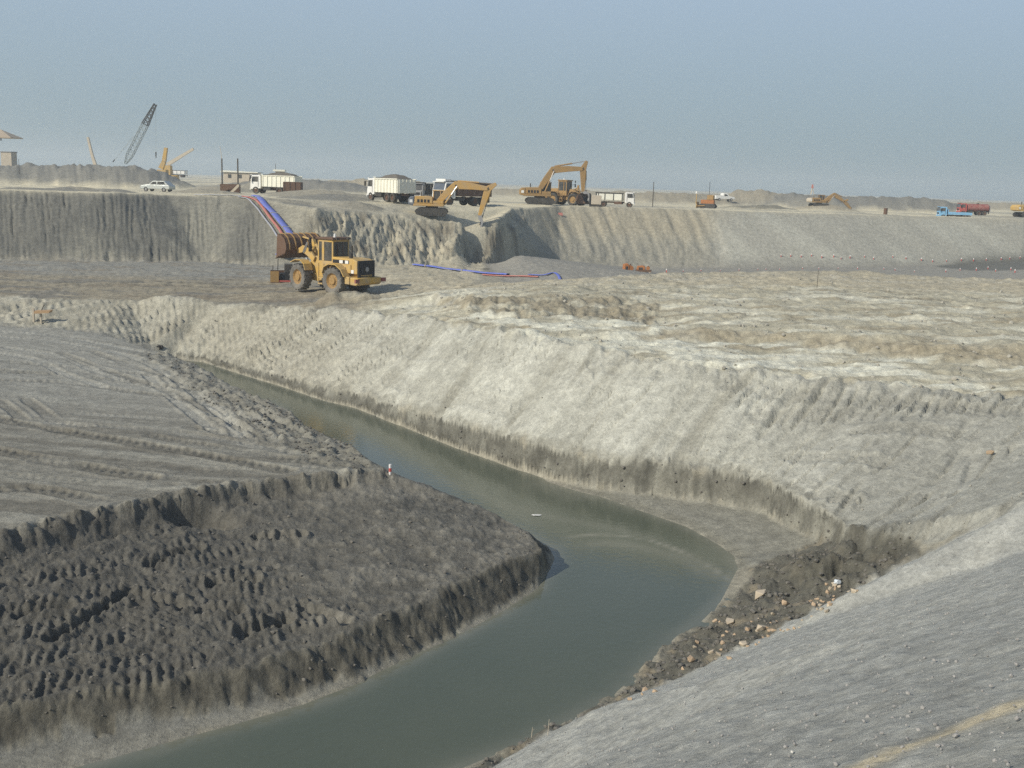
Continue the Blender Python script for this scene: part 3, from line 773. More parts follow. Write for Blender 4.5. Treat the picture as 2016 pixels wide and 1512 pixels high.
# keep only the cells of the flooded channel
cxm = WX[:-1, :-1] + .1; cym = WY[:-1, :-1] + .1
chan = toe + valley[:1] + [rub_top[2]] + rub_top[3:] + [(-64, -30), (-64, 4)] + [(-30, 8.5)] + bench_crest[1:] + bench_r[::-1] + [floor_edge[-1]] + floor_ch + [toe[0]]
keep = inside(chan, cxm, cym).ravel()
WQ = WQ[keep]
used, inv = np.unique(WQ.ravel(), return_inverse=True)
me = mesh_from('water', WV[used], inv.reshape(-1, 4), WATER)
sa_ = me.attributes.new('silt', 'FLOAT', 'POINT'); sa_.data.foreach_set('value', silt.ravel()[used].astype(np.float32))
o = bpy.data.objects.new('water', me); C.objects.link(o); o['kind'] = 'structure'
# ------------------------------------------------------------------ materials for built things
MATS = {}
def mat(name, c, rough=.6, metal=0.0, dirt=.35, dust=(.34, .30, .235), dscale=1.6, spec=.4):
    if name in MATS: return MATS[name]
    m = bpy.data.materials.new(name); m.use_nodes = True
    t = m.node_tree; b = t.nodes['Principled BSDF']; N = t.nodes.new; K = t.links.new
    b.inputs['Roughness'].default_value = rough; b.inputs['Metallic'].default_value = metal
    b.inputs['Specular IOR Level'].default_value = spec
    if dirt > 0:
        tcn = N('ShaderNodeTexCoord')
        n = N('ShaderNodeTexNoise'); n.inputs['Scale'].default_value = dscale; n.inputs['Detail'].default_value = 7; n.inputs['Roughness'].default_value = .68
        K(tcn.outputs['Object'], n.inputs['Vector'])
        mr = N('ShaderNodeMapRange'); mr.inputs['From Min'].default_value = .38; mr.inputs['From Max'].default_value = .70
        mr.inputs['To Min'].default_value = dirt * .25; mr.inputs['To Max'].default_value = min(1, dirt * 1.6)
        K(n.outputs['Fac'], mr.inputs['Value'])
        mx = N('ShaderNodeMix'); mx.data_type = 'RGBA'
        mx.inputs['A'].default_value = (*c, 1); mx.inputs['B'].default_value = (*dust, 1)
        K(mr.outputs[0], mx.inputs['Factor']); K(mx.outputs['Result'], b.inputs['Base Color'])
        mr2 = N('ShaderNodeMapRange'); mr2.inputs['To Min'].default_value = rough; mr2.inputs['To Max'].default_value = .95
        K(mr.outputs[0], mr2.inputs['Value']); K(mr2.outputs[0], b.inputs['Roughness'])
    else:
        b.inputs['Base Color'].default_value = (*c, 1)
    MATS[name] = m
    return m
YEL = mat('yellow_paint', (.56, .34, .05), .55, dirt=.48, dscale=1.1)
ORG = mat('orange_paint', (.53, .30, .05), .55, dirt=.42, dscale=1.1)
BRN = mat('weathered_ochre_paint', (.35, .21, .065), .6, dirt=.35, dust=(.22, .17, .11))
RUST = mat('rusty_steel', (.115, .062, .038), .8, dirt=.4, dust=(.16, .11, .075))
DARK = mat('dark_steel', (.035, .033, .03), .6, dirt=.3, dust=(.12, .11, .09))
BLK = mat('black_grille', (.012, .012, .013), .55, dirt=.12, dust=(.08, .08, .08))
TYRE = mat('dusty_rubber', (.06, .058, .055), .9, dirt=.75, dust=(.24, .225, .195))
TYRED = mat('dark_rubber', (.035, .033, .03), .9, dirt=.4, dust=(.15, .135, .11))
WHT = mat('white_paint', (.78, .78, .74), .45, dirt=.18)
CRM = mat('cream_paint', (.82, .81, .69), .5, dirt=.15)
GLS = mat('dark_glass', (.02, .025, .028), .12, dirt=.18, spec=.6)
GLB = mat('sky_lit_glass', (.06, .08, .11), .08, dirt=.15, spec=.8)
STL = mat('bare_steel', (.55, .54, .52), .32, metal=.9, dirt=.12)
GRY = mat('grey_paint', (.28, .29, .30), .6, dirt=.3)
BLG = mat('blue_grey_paint', (.10, .125, .165), .55, dirt=.35)
CRN = mat('slate_lattice_paint', (.27, .33, .35), .6, dirt=.25)
RED = mat('red_paint', (.42, .055, .045), .5, dirt=.2)
REDD = mat('dark_red_paint', (.24, .04, .035), .6, dirt=.3)
BLU = mat('light_blue_paint', (.17, .42, .66), .5, dirt=.2)
HBLU = mat('blue_hose_fabric', (.085, .14, .56), .6, dirt=.32)
HRED = mat('red_hose_fabric', (.48, .13, .11), .65, dirt=.32)
HGRY = mat('grey_hose_fabric', (.34, .36, .40), .65, dirt=.2)
ORU = mat('rusty_orange_paint', (.42, .16, .045), .7, dirt=.3, dust=(.2, .12, .07))
WOOD = mat('bleached_wood', (.52, .46, .36), .85, dirt=.25)
PLY = mat('tan_board', (.42, .27, .14), .8, dirt=.3)
POLE = mat('dark_pole_wood', (.05, .045, .04), .85, dirt=.2)
SLV = mat('pale_silver_paint', (.50, .55, .54), .35, metal=.3, dirt=.3)
MKR = mat('marker_red', (.50, .07, .06), .6, dirt=.1)
MKW = mat('marker_white', (.72, .70, .68), .6, dirt=.1)
ROCK1 = mat('tan_limestone', (.50, .36, .23), .9, dirt=.5, dust=(.30, .25, .18), dscale=5)
ROCK2 = mat('pale_limestone', (.52, .44, .33), .9, dirt=.4, dust=(.34, .30, .23), dscale=5)
CLOD = mat('mud_clod', (.135, .127, .11), .95, dirt=.4, dust=(.18, .17, .145), dscale=6)
CLODP = mat('pale_clod', (.37, .355, .30), .95, dirt=.4, dust=(.28, .26, .215), dscale=4)
GRAV = mat('pale_gravel', (.36, .35, .33), .9, dirt=.5, dust=(.22, .215, .20), dscale=30)
GRAVW = mat('white_pebble', (.66, .65, .60), .85, dirt=.2, dscale=30)
CANV = mat('tan_roofing', (.40, .31, .21), .85, dirt=.4)
PALE = mat('pale_plaster', (.56, .49, .38), .85, dirt=.3)
BAG = mat('plastic_bag', (.62, .68, .72), .35, dirt=.15)
FOAM = mat('dirty_foam', (.66, .66, .62), .8, dirt=.2)
LOAD = mat('damp_soil_load', (.11, .10, .085), .95, dirt=.5, dust=(.17, .155, .125), dscale=3)

# ------------------------------------------------------------------ mesh builder
class MB:
    def __init__(s, M=None): s.v = []; s.f = []; s.M = M or Matrix.Identity(4)
    def add(s, vs, fs):
        k = len(s.v)
        s.v += [tuple(s.M @ Vector(p)) for p in vs]
        s.f += [tuple(i + k for i in q) for q in fs]
        return s
    def box(s, x0, x1, y0, y1, z0, z1, tx=0, ty=0):
        """axis box; tx, ty pull the top face in"""
        s.add([(x0, y0, z0), (x1, y0, z0), (x1, y1, z0), (x0, y1, z0),
               (x0 + tx, y0 + ty, z1), (x1 - tx, y0 + ty, z1), (x1 - tx, y1 - ty, z1), (x0 + tx, y1 - ty, z1)],
              [(0, 3, 2, 1), (4, 5, 6, 7), (0, 1, 5, 4), (1, 2, 6, 5), (2, 3, 7, 6), (3, 0, 4, 7)])
        return s
    def prism(s, prof, y0, y1, y0b=None, y1b=None):
        """profile in x,z pushed along y"""
        n = len(prof)
        a = sum(prof[i][0] * prof[(i + 1) % n][1] - prof[(i + 1) % n][0] * prof[i][1] for i in range(n))
        if a < 0: prof = prof[::-1]
        vs = [(x, y0, z) for x, z in prof] + [(x, y1, z) for x, z in prof]
        fs = [tuple(range(n)), tuple(range(2 * n - 1, n - 1, -1))]
        fs += [(i, i + n, (i + 1) % n + n, (i + 1) % n) for i in range(n)]
        s.add(vs, fs); return s
    def bar(s, pts, wd, y0, y1):
        """plate of varying depth wd along a path in x,z"""
        P = [Vector((p[0], p[1])) for p in pts]
        if not hasattr(wd, '__len__'): wd = [wd] * len(P)
        up, dn = [], []
        for i, p in enumerate(P):
            t = (P[min(i + 1, len(P) - 1)] - P[max(i - 1, 0)]).normalized()
            nrm = Vector((-t.y, t.x)) * wd[i] / 2
            up.append(tuple(p + nrm)); dn.append(tuple(p - nrm))
        n = len(P)
        vs = [(a, y0, b) for a, b in up] + [(a, y0, b) for a, b in dn] + [(a, y1, b) for a, b in up] + [(a, y1, b) for a, b in dn]
        fs = []
        for i in range(n - 1):
            fs += [(i, i + 1, n + i + 1, n + i), (2 * n + i, 3 * n + i, 3 * n + i + 1, 2 * n + i + 1),
                   (i, 2 * n + i, 2 * n + i + 1, i + 1), (n + i, n + i + 1, 3 * n + i + 1, 3 * n + i)]
        fs += [(0, n, 3 * n, 2 * n), (n - 1, 3 * n - 1, 4 * n - 1, 2 * n - 1)]
        s.add(vs, fs); return s
    def rod(s, p0, p1, r0, r1=None, n=8):
        r1 = r0 if r1 is None else r1
        a, b = Vector(p0), Vector(p1); d = (b - a).normalized()
        u = d.orthogonal().normalized(); w_ = d.cross(u)
        vs = []
        for c, r in ((a, r0), (b, r1)):
            vs += [tuple(c + r * (math.cos(2 * math.pi * k / n) * u + math.sin(2 * math.pi * k / n) * w_)) for k in range(n)]
        fs = [tuple(range(n - 1, -1, -1)), tuple(range(n, 2 * n))] + [(k, (k + 1) % n, n + (k + 1) % n, n + k) for k in range(n)]
        s.add(vs, fs); return s
    def lathe(s, prof, n=20, a0=0.0):
        """closed profile (radius, y) turned about the y axis"""
        m = len(prof); vs = []
        for k in range(n):
            a = 2 * math.pi * k / n + a0
            vs += [(r * math.cos(a), y, r * math.sin(a)) for r, y in prof]
        fs = []
        for k in range(n):
            for i in range(m):
                fs.append((k * m + i, k * m + (i + 1) % m, ((k + 1) % n) * m + (i + 1) % m, ((k + 1) % n) * m + i))
        s.add(vs, fs); return s
    def mesh(s, name, m, smooth=False):
        me = bpy.data.meshes.new(name); me.from_pydata(s.v, [], s.f)
        me.materials.append(m)
        if smooth: me.polygons.foreach_set('use_smooth', [True] * len(me.polygons))
        me.update()
        return me
    def build(s, name, m, parent=None, loc=None, smooth=False, bevel=0):
        o = bpy.data.objects.new(name, s.mesh(name, m, smooth)); C.objects.link(o)
        if parent: o.parent = parent
        if loc: o.location = loc
        if bevel:
            b = o.modifiers.new('b', 'BEVEL'); b.width = bevel; b.segments = 2; b.limit_method = 'ANGLE'
        return o
def obj(name, me, parent=None, loc=(0, 0, 0), rot=(0, 0, 0), sc=None):
    o = bpy.data.objects.new(name, me); C.objects.link(o)
    if parent: o.parent = parent
    o.location = loc; o.rotation_euler = rot
    if sc: o.scale = sc
    return o
def tag(o, label, cat, group=None):
    o['label'] = label; o['category'] = cat
    if group: o['group'] = group
    return o
def thing(name, label, cat, loc, heading=0.0, group=None, scale=1.0, tilt=0.0):
    o = bpy.data.objects.new(name, None); C.objects.link(o)
    o.location = loc; o.rotation_euler = (tilt, 0, R(heading)); o.scale = (scale,) * 3
    return tag(o, label, cat, group)
def stand(px, py):
    """where the ground shows at that pixel, with the picture scale there (pixels per metre)"""
    p = hit(px, py, 30.0)
    return p, F / p.y
def ground_at(px, dist):
    p = atd(px, 400, dist)
    p.z = ground(p.x, p.y)
    return p

_WH = {}
def wheels(parent, places, r, wd, tyre=TYRE, rim=RUST, lugs=0, seg=20):
    key = (r, wd, tyre.name, rim.name, lugs)
    if key not in _WH:
        h = wd / 2
        t = MB().lathe([(r * .58, -h * .86), (r * .80, -h), (r * .95, -h * .92), (r, -h * .6), (r, h * .6), (r * .95, h * .92), (r * .80, h), (r * .58, h * .86)], seg)
        for k in range(lugs):
            for sgn in (-1, 1):
                a = 2 * math.pi * (k + .25 * sgn) / lugs
                M0 = t.M; t.M = Matrix.Rotation(-a, 4, 'Y')
                t.box(r * .97, r * 1.035, min(0, sgn * h * .95), max(0, sgn * h * .95), -r * .055, r * .055)
                t.M = M0
        q = MB().lathe([(.02, -h * .55), (r * .58, -h * .86), (r * .60, -h * .5), (r * .60, h * .5), (r * .58, h * .86), (r * .46, h * .5), (r * .30, h * .55), (r * .26, h * .82), (.02, h * .82)], 16)
        for k in range(8):
            a = 2 * math.pi * k / 8
            q.rod((r * .38 * math.cos(a), h * .50, r * .38 * math.sin(a)), (r * .38 * math.cos(a), h * .62, r * .38 * math.sin(a)), r * .03, n=6)
        _WH[key] = (t.mesh('wheel', tyre, lugs == 0), q.mesh('rim', rim))
    tm, rm = _WH[key]
    for (x, y, z, side, *yaw) in places:
        o = obj('wheel', tm, parent, (x, y, z), (0, 0, (0 if side > 0 else math.pi) + (yaw[0] if yaw else 0)))
        obj('rim', rm, o)
# ------------------------------------------------------------------ wheel loader
def wheel_loader(label, loc, heading, art=0.0, scale=1.0, paint=YEL, roof=RUST, bucket_pose=(2.55, 2.05, 42), group=None, glint=True, tyre=TYRE, detail=True):
    t = thing('wheel_loader', label, 'wheel loader', loc, heading, group, scale)
    MB().prism([(-3.35, .95), (-3.1, .72), (-.15, .72), (0, .85), (0, 1.35), (-3.35, 1.35)], -.52, .52).build('rear_frame', paint, t, bevel=.03)
    hood = MB().prism([(-3.25, 1.36), (-1.0, 1.36), (-1.0, 2.36), (-2.9, 2.30), (-3.25, 2.18)], -.80, .80).build('engine_hood', paint, t, bevel=.05)
    if detail:
        for x0, x1, z0, z1 in ((-2.55, -1.12, 1.98, 2.20), (-2.35, -1.55, 1.48, 1.74)):
            MB().box(x0, x1, .80, .815, z0, z1).build('vent_panel', BLK, hood)
        for x0, x1, z0, z1 in ((-2.02, -1.72, 1.99, 2.19), (-2.50, -2.22, 1.99, 2.19), (-2.98, -2.68, 1.40, 1.62)):
            MB().box(x0, x1, .815, .83, z0, z1).build('white_decal', WHT, hood)
        MB().box(-2.75, -2.35, .80, .86, 1.40, 1.95).build('hood_door', paint, hood, bevel=.02)
        MB().rod((-1.7, -.35, 2.3), (-1.7, -.35, 3.05), .07).build('exhaust_stack', DARK, hood)
        MB().rod((-2.25, .3, 2.26), (-2.25, .3, 2.62), .12, .14).build('air_intake', DARK, hood)
    g = MB().box(-3.34, -3.25, -.76, .76, 1.15, 2.22)
    for k in range(9): g.box(-3.37, -3.34, -.68, .68, 1.20 + k * .112, 1.245 + k * .112)
    gr = g.build('radiator_grille', BLK, t)
    MB(Matrix.Translation((-3.375, 0, 1.66)) @ Matrix.Rotation(math.pi / 2, 4, 'Z')).lathe([(.01, -.01), (.16, -.01), (.16, .012), (.01, .012)], 14).build('emblem', GRY, gr)
    cw = MB().prism([(-3.62, .80), (-3.45, .66), (-2.75, .70), (-2.62, 1.18), (-3.62, 1.14)], -1.12, 1.12).build('counterweight', paint, t, bevel=.05)
    for sy in (-1, 1):
        MB().box(-2.95, -2.55, sy * 1.02 - .18, sy * 1.02 + .18, .72, 1.2).build('battery_box', paint, cw, bevel=.03)
        MB().box(-3.72, -3.60, sy * 1.25 - .18, sy * 1.25 + .16, .85, 1.10).build('tail_light', REDD, cw)
        MB().bar([(-2.62, 1.2), (-2.35, 1.62), (-1.85, 1.92), (-1.25, 1.92), (-.82, 1.72), (-.66, 1.30)], .06, sy * .80, sy * 1.38).build('rear_fender', paint, t)
        st = MB().box(-.62, -.14, min(sy * .55, sy * 1.2), max(sy * .55, sy * 1.2), .55, .62)
        st.box(-.62, -.14, min(sy * .55, sy * 1.15), max(sy * .55, sy * 1.15), .95, 1.01).box(-.62, -.14, min(sy * .5, sy * 1.1), max(sy * .5, sy * 1.1), 1.35, 1.41)
        st.box(-.64, -.60, sy * 1.12 - .03, sy * 1.12 + .03, .5, 1.9).box(-.17, -.13, sy * 1.12 - .03, sy * 1.12 + .03, .5, 1.9)
        st.build('ladder', paint, t)
    # cab
    MB().box(-1.05, .30, -.74, .74, 1.36, 2.05).build('cab_base', paint, t, bevel=.03)
    cab = MB()
    for x in (-1.02, -.18, .24):
        for sy in (-1, 1): cab.box(x - .05, x + .05, sy * .70 - .05, sy * .70 + .05, 2.05, 3.42)
    cab.box(-.28, -.08, .66, .755, 2.05, 3.42).box(-1.02, .24, .66, .75, 3.28, 3.42).box(-1.02, .24, -.75, -.66, 3.28, 3.42).box(-1.07, -.97, -.70, .70, 3.3, 3.42).box(.19, .29, -.70, .70, 3.3, 3.42)
    cab = cab.build('cab_frame', paint, t)
    for x0, x1 in ((-.97, -.28), (-.08, .19)):
        for y in (-.715, .715): MB().box(x0, x1, y - .012, y + .012, 2.06, 3.28).build('side_window', GLS, cab)
    MB().box(-1.045, -1.02, -.65, .65, 2.06, 3.3).build('rear_window', GLS, cab)
    for y in (-.2, .3): MB().box(-1.07, -1.045, y - .025, y + .025, 2.06, 3.3).build('window_bar', RUST, cab)
    MB().box(.245, .27, -.65, .65, 2.06, 3.3).build('windscreen', GLS, cab)
    rf = MB().prism([(-1.2, 3.43), (.42, 3.43), (.36, 3.56), (-1.1, 3.58)], -.86, .86).build('cab_roof', roof, t, bevel=.03)
    for y in (-.5, .5): MB().box(-1.28, -1.16, y - .1, y + .1, 3.44, 3.56).build('work_lamp', DARK, rf)
    MB().rod((-.7, .2, 3.56), (-.7, .2, 3.80), .09, .07).build('beacon', WHT, rf)
    for sy in (1,):
        m = MB().rod((.3, sy * .8, 2.9), (.62, sy * 1.12, 2.9), .02).rod((.62, sy * 1.12, 2.5), (.62, sy * 1.12, 3.5), .02)
        m.box(.58, .66, sy * 1.12 - .12, sy * 1.12 + .12, 2.6, 3.0).box(.58, .66, sy * 1.12 - .09, sy * 1.12 + .09, 3.2, 3.5)
        m.build('mirror', DARK, t)
    # front frame, arms and bucket turn on the hinge
    A = Matrix.Rotation(R(art), 4, 'Z')
    ff = MB(A).prism([(.05, .80), (.6, .62), (2.2, .70), (2.3, 1.15), (1.7, 1.55), (1.15, 2.25), (.65, 2.3), (.45, 1.5), (.05, 1.32)], -.46, .46).build('front_frame', paint, t, bevel=.03)
    for sy in (-1, 1):
        MB(A).bar([(.85, 1.35), (1.0, 1.75), (1.4, 1.98), (2.0, 1.98), (2.5, 1.78)], .05, sy * .72, sy * 1.34).build('front_fender', paint, ff)
    bxp, bzp, ang = bucket_pose
    for sy in (-1, 1):
        MB(A).bar([(.85, 2.05), (1.5, 2.12 + .25 * (bzp - 1)), (2.1, bzp + .22), (bxp, bzp)], [.34, .52, .46, .26], sy * .56 - .06, sy * .56 + .06).build('lift_arm', paint, t)
        MB(A).rod((1.1, sy * .56, 1.1), (1.75, sy * .56, 2.0 + .2 * (bzp - 2)), .08).build('lift_cylinder', STL, t)
    MB(A).rod((1.85, -.5, bzp + .1), (1.85, .5, bzp + .1), .13).build('cross_tube', paint, t)
    Bm = A @ Matrix.Translation((bxp, 0, bzp)) @ Matrix.Rotation(R(ang), 4, 'Y')
    tp = Matrix.Rotation(R(ang), 4, 'Y') @ Vector((-.12, 0, .95)) + Vector((bxp, 0, bzp))
    MB(A).bar([(1.45, 2.2), (1.62, 2.75 + .3 * (bzp - 2)), (1.78, 3.2 + .2 * (bzp - 2))], [.2, .3, .2], -.10, .10).build('tilt_lever', paint, t)
    MB(A).rod((1.76, 0, 3.15 + .2 * (bzp - 2)), (tp.x, 0, tp.z), .06).build('tilt_link', paint, t)
    MB(A).rod((.75, 0, 2.15), (1.45, 0, 2.85 + .3 * (bzp - 2)), .10).build('tilt_cylinder', paint, t)
    outer = [(1.30, -.12), (.15, -.12), (-.10, .10), (-.20, .48), (-.12, .90), (.18, 1.22), (.62, 1.38)]
    inner = [(.62, 1.33), (.22, 1.16), (-.06, .86), (-.13, .48), (-.04, .14), (.18, -.06), (1.30, -.08)]
    b = MB(Bm)
    n = len(outer)
    ring = outer + inner
    m_ = len(ring)
    vs = [(x, -1.5, z) for x, z in ring] + [(x, 1.5, z) for x, z in ring]
    fs = []
    for i in range(n - 1):
        fs += [(i, i + 1, m_ + i + 1, m_ + i), (n + i, n + i + 1, m_ + n + i + 1, m_ + n + i)]
        fs += [(i, m_ - 1 - i, m_ - 2 - i, i + 1), (m_ + i, m_ + i + 1, 2 * m_ - 2 - i, 2 * m_ - 1 - i)]
    fs += [(n - 1, n, m_ + n, m_ + n - 1), (0, m_, 2 * m_ - 1, m_ - 1)]
    b.add(vs, fs)
    side = [(1.25, -.12), (.15, -.12), (-.10, .10), (-.20, .48), (-.12, .90), (.18, 1.22), (.62, 1.38)]
    for y in (-1.5, 1.45): b.prism(side, y, y + .05)
    bk = b.build('bucket', RUST, t)
    for k in range(6):
        y = -1.25 + k * .5
        MB(Bm).bar([(-.13, .10), (-.235, .48), (-.155, .92), (.15, 1.26), (.58, 1.42)], .06, y - .035, y + .035).build('bucket_rib', BRN, bk)
    for k in range(7):
        y = -1.38 + k * .46
        MB(Bm).prism([(1.22, -.13), (1.22, -.05), (1.52, -.10)], y - .06, y + .06).build('bucket_tooth', DARK, bk)
    if glint:
        # added pale steel plate standing in for a sun glint on the near lift arm
        MB(A).bar([(1.55, 3.12), (1.85, 2.62), (2.05, 2.42)], [.16, .26, .16], .625, .645).build('glint_plate', STL, t)
    # axles and wheels
    MB().rod((-1.6, -1.05, .84), (-1.6, 1.05, .84), .18).build('axle', DARK, t)
    MB(A).rod((1.65, -1.05, .84), (1.65, 1.05, .84), .18).build('axle', DARK, t)
    pl = [(-1.6, sy * 1.1, .86, sy) for sy in (-1, 1)]
    for sy in (-1, 1):
        q = A @ Vector((1.65, sy * 1.1, .86)); pl.append((q.x, q.y, q.z, sy, R(art)))
    wheels(t, pl, .86, .66, tyre, BRN, 18 if detail else 0, 24)
    return t

# ------------------------------------------------------------------ excavator (joints given in its own x forward, z up)
def excavator(label, loc, heading, J, paint=ORG, cwmat=None, body=1.0, track_turn=0.0, width=2.7, group=None, cab=True, bucket=True, bmat=GRY, blabels=None, sink=0.0):
    t = thing('excavator', label, 'excavator', loc, heading, group)
    k = body
    T = Matrix.Rotation(R(track_turn), 4, 'Z')
    for sy in (-1, 1):
        y0 = sy * width / 2 - .28 * k; y1 = y0 + .56 * k
        out = [(-1.75, .12), (-1.95, .42), (-1.8, .72), (-1.5, .86), (1.5, .86), (1.8, .72), (1.95, .42), (1.75, .12), (1.5, 0), (-1.5, 0)]
        tr = MB(T).prism([(x * k, z * k) for x, z in out], y0, y1)
        sh = MB(T); sh.v = tr.v; sh.f = tr.f
        n = 26
        for q in range(n):
            x = (-1.6 + 3.2 * q / (n - 1)) * k
            sh.box(x - .035 * k, x + .035 * k, y0 - .02, y1 + .02, .86 * k, .90 * k).box(x - .035 * k, x + .035 * k, y0 - .02, y1 + .02, -.035 * k, .0)
        tr = sh.build('track', DARK, t)
        for q in range(5):
            x = (-1.2 + .6 * q) * k
            MB(T @ Matrix.Translation((x, 0, .26 * k))).lathe([(.01, y1 - .02), (.17 * k, y1 - .02), (.17 * k, y1 + .03), (.01, y1 + .03)] if sy > 0 else [(.01, y0 - .03), (.17 * k, y0 - .03), (.17 * k, y0 + .02), (.01, y0 + .02)], 10).build('track_roller', DARK, tr)
    MB(T).box(-1.1 * k, 1.1 * k, -width / 2 + .3 * k, width / 2 - .3 * k, .35 * k, .80 * k).build('undercarriage', DARK, t)
    MB().rod((0, 0, .8 * k), (0, 0, 1.05 * k), .75 * k, n=18).build('turntable', DARK, t)
    w2 = 1.25 * k
    MB().prism([(-2.2 * k, 1.06 * k), (1.45 * k, 1.06 * k), (1.45 * k, 1.35 * k), (-2.2 * k, 1.35 * k)], -w2, w2).build('deck', paint, t, bevel=.04)
    eng = MB().prism([(-2.05 * k, 1.36 * k), (.15 * k, 1.36 * k), (.10 * k, 2.15 * k), (-.4 * k, 2.25 * k), (-2.0 * k, 2.2 * k)], -w2 + .03, w2 - .03).build('engine_cover', paint, t, bevel=.06)
    for q in range(4): MB().box((-1.7 + .4 * q) * k, (-1.45 + .4 * q) * k, -w2 + .005, -w2 + .03, 1.5 * k, 1.85 * k).build('vent', BLK, eng)
    MB().rod((-1.3 * k, .2 * k, 2.2 * k), (-1.3 * k, .2 * k, 2.75 * k), .07 * k).build('exhaust_pipe', DARK, eng)
    prof = [(-2.75, 1.2), (-2.2, 1.1), (-2.06, 1.1), (-2.06, 2.16), (-2.5, 2.16), (-2.8, 1.8)]
    c_ = MB().prism([(x * k, z * k) for x, z in prof], -w2, w2).build('counterweight', cwmat or paint, t, bevel=.08)
    MB().box(-2.6 * k, -2.25 * k, -w2 - .02, -w2 + .01, 1.45 * k, 1.8 * k).build('white_plate', WHT, c_)
    MB().box(.2 * k, 1.40 * k, -w2 + .02, -.35 * k, 1.36 * k, 1.72 * k).build('tool_box', paint, t, bevel=.04)
    if cab:
        cb = MB()
        for x in (.15, 1.0, 1.5):
            for y in (.35, 1.2): cb.box((x - .05) * k, (x + .05) * k, (y - .05) * k, (y + .05) * k, 1.36 * k, 2.85 * k)
        cb.box(.1 * k, 1.55 * k, .3 * k, 1.25 * k, 1.36 * k, 1.75 * k)
        cb = cb.build('cab', paint, t)
        MB().box(.05 * k, 1.6 * k, .25 * k, 1.3 * k, 2.85 * k, 2.97 * k).build('cab_roof', paint, cb, bevel=.03)
        for y in (.36, 1.19): MB().box(.2 * k, 1.45 * k, (y - .01) * k, (y + .01) * k, 1.76 * k, 2.84 * k).build('side_window', GLS, cb)
        MB().box(1.50 * k, 1.52 * k, .4 * k, 1.15 * k, 1.5 * k, 2.84 * k).build('windscreen', GLS, cb)
        MB().box(.13 * k, .15 * k, .4 * k, 1.15 * k, 1.76 * k, 2.84 * k).build('rear_window', GLS, cb)
    # boom, stick, bucket
    foot, elbow, tip, stop, sbot, bkt = J
    dz = (Vector(tip) - Vector(elbow)).length
    mid = (elbow[0] * .5 + tip[0] * .5, elbow[1] * .5 + tip[1] * .5 + .06)
    bm = MB().bar([foot, (foot[0] * .5 + elbow[0] * .5 - .05, foot[1] * .5 + elbow[1] * .5 + .05), elbow, mid, tip], [.62 * k, .8 * k, .98 * k, .78 * k, .5 * k], -.28 * k, .28 * k).build('boom', paint, t, bevel=.03)
    MB().rod((elbow[0], -.3 * k, elbow[1] - .05), (elbow[0], .3 * k, elbow[1] - .05), .13 * k).build('pivot_pin', DARK, bm)
    piv = tip
    st = MB().bar([stop, piv, (piv[0] * .5 + sbot[0] * .5, piv[1] * .5 + sbot[1] * .5), sbot], [.36 * k, .86 * k, .66 * k, .38 * k], -.22 * k, .22 * k).build('stick', paint, t, bevel=.03)
    MB().rod((piv[0], -.28 * k, piv[1]), (piv[0], .28 * k, piv[1]), .12 * k).build('pivot_pin', DARK, st)
    for sy in (-1, 1):
        a = (foot[0] + .75 * k, sy * .4 * k, foot[1] - .25 * k); b = (elbow[0] + .1, sy * .4 * k, elbow[1] - .12)
        mm = tuple(a[i] * .45 + b[i] * .55 for i in range(3))
        cy = MB().rod(a, mm, .1 * k).build('boom_cylinder', paint, t)
        MB().rod(mm, b, .055 * k).build('piston_rod', STL, cy)
    a = (elbow[0] + .15, 0, elbow[1] + .48 * k); b = (stop[0], 0, stop[1])
    mm = tuple(a[i] * .45 + b[i] * .55 for i in range(3))
    cy = MB().rod(a, mm, .1 * k).build('stick_cylinder', paint, t); MB().rod(mm, b, .055 * k).build('piston_rod', STL, cy)
    dS = Vector((sbot[0] - piv[0], sbot[1] - piv[1])); nS = Vector((-dS.y, dS.x)).normalized()
    if nS.x < 0: nS = -nS
    a = (piv[0] + nS.x * .42 * k + dS.x * .08, 0, piv[1] + nS.y * .42 * k + dS.y * .08); b = (sbot[0] + nS.x * .38 * k - dS.x * .08, 0, sbot[1] + nS.y * .38 * k - dS.y * .08)
    mm = tuple(a[i] * .5 + b[i] * .5 for i in range(3))
    cy = MB().rod(a, mm, .085 * k).build('bucket_cylinder', paint, t); MB().rod(mm, b, .05 * k).build('piston_rod', STL, cy)
    MB().bar([b[::2], ((b[0] + bkt[0]) / 2 + .1, (b[2] + bkt[1]) / 2)], .14 * k, -.15 * k, .15 * k).build('bucket_linkage', DARK, t)
    if bucket:
        d = Vector((bkt[0] - sbot[0], bkt[1] - sbot[1])); Ln = d.length; ang = math.atan2(d.y, d.x)
        Mb = Matrix.Translation((sbot[0], 0, sbot[1])) @ Matrix.Rotation(-ang, 4, 'Y')
        pr = [(0, -.15), (-.05, .25), (.25 * Ln, .62 * k), (.65 * Ln, .62 * k), (Ln, .2), (.85 * Ln, .12), (.6 * Ln, .40 * k), (.3 * Ln, .38 * k), (.2 * Ln, 0)]
        bk = MB(Mb).prism(pr, -.55 * k, .55 * k).build('bucket', bmat, t)
        for q in range(5):
            y = (-.48 + .24 * q) * k
            MB(Mb).prism([(.88 * Ln, .13), (.95 * Ln, .22), (1.12 * Ln, .12)], y - .05, y + .05).build('bucket_tooth', DARK, bk)
    return t

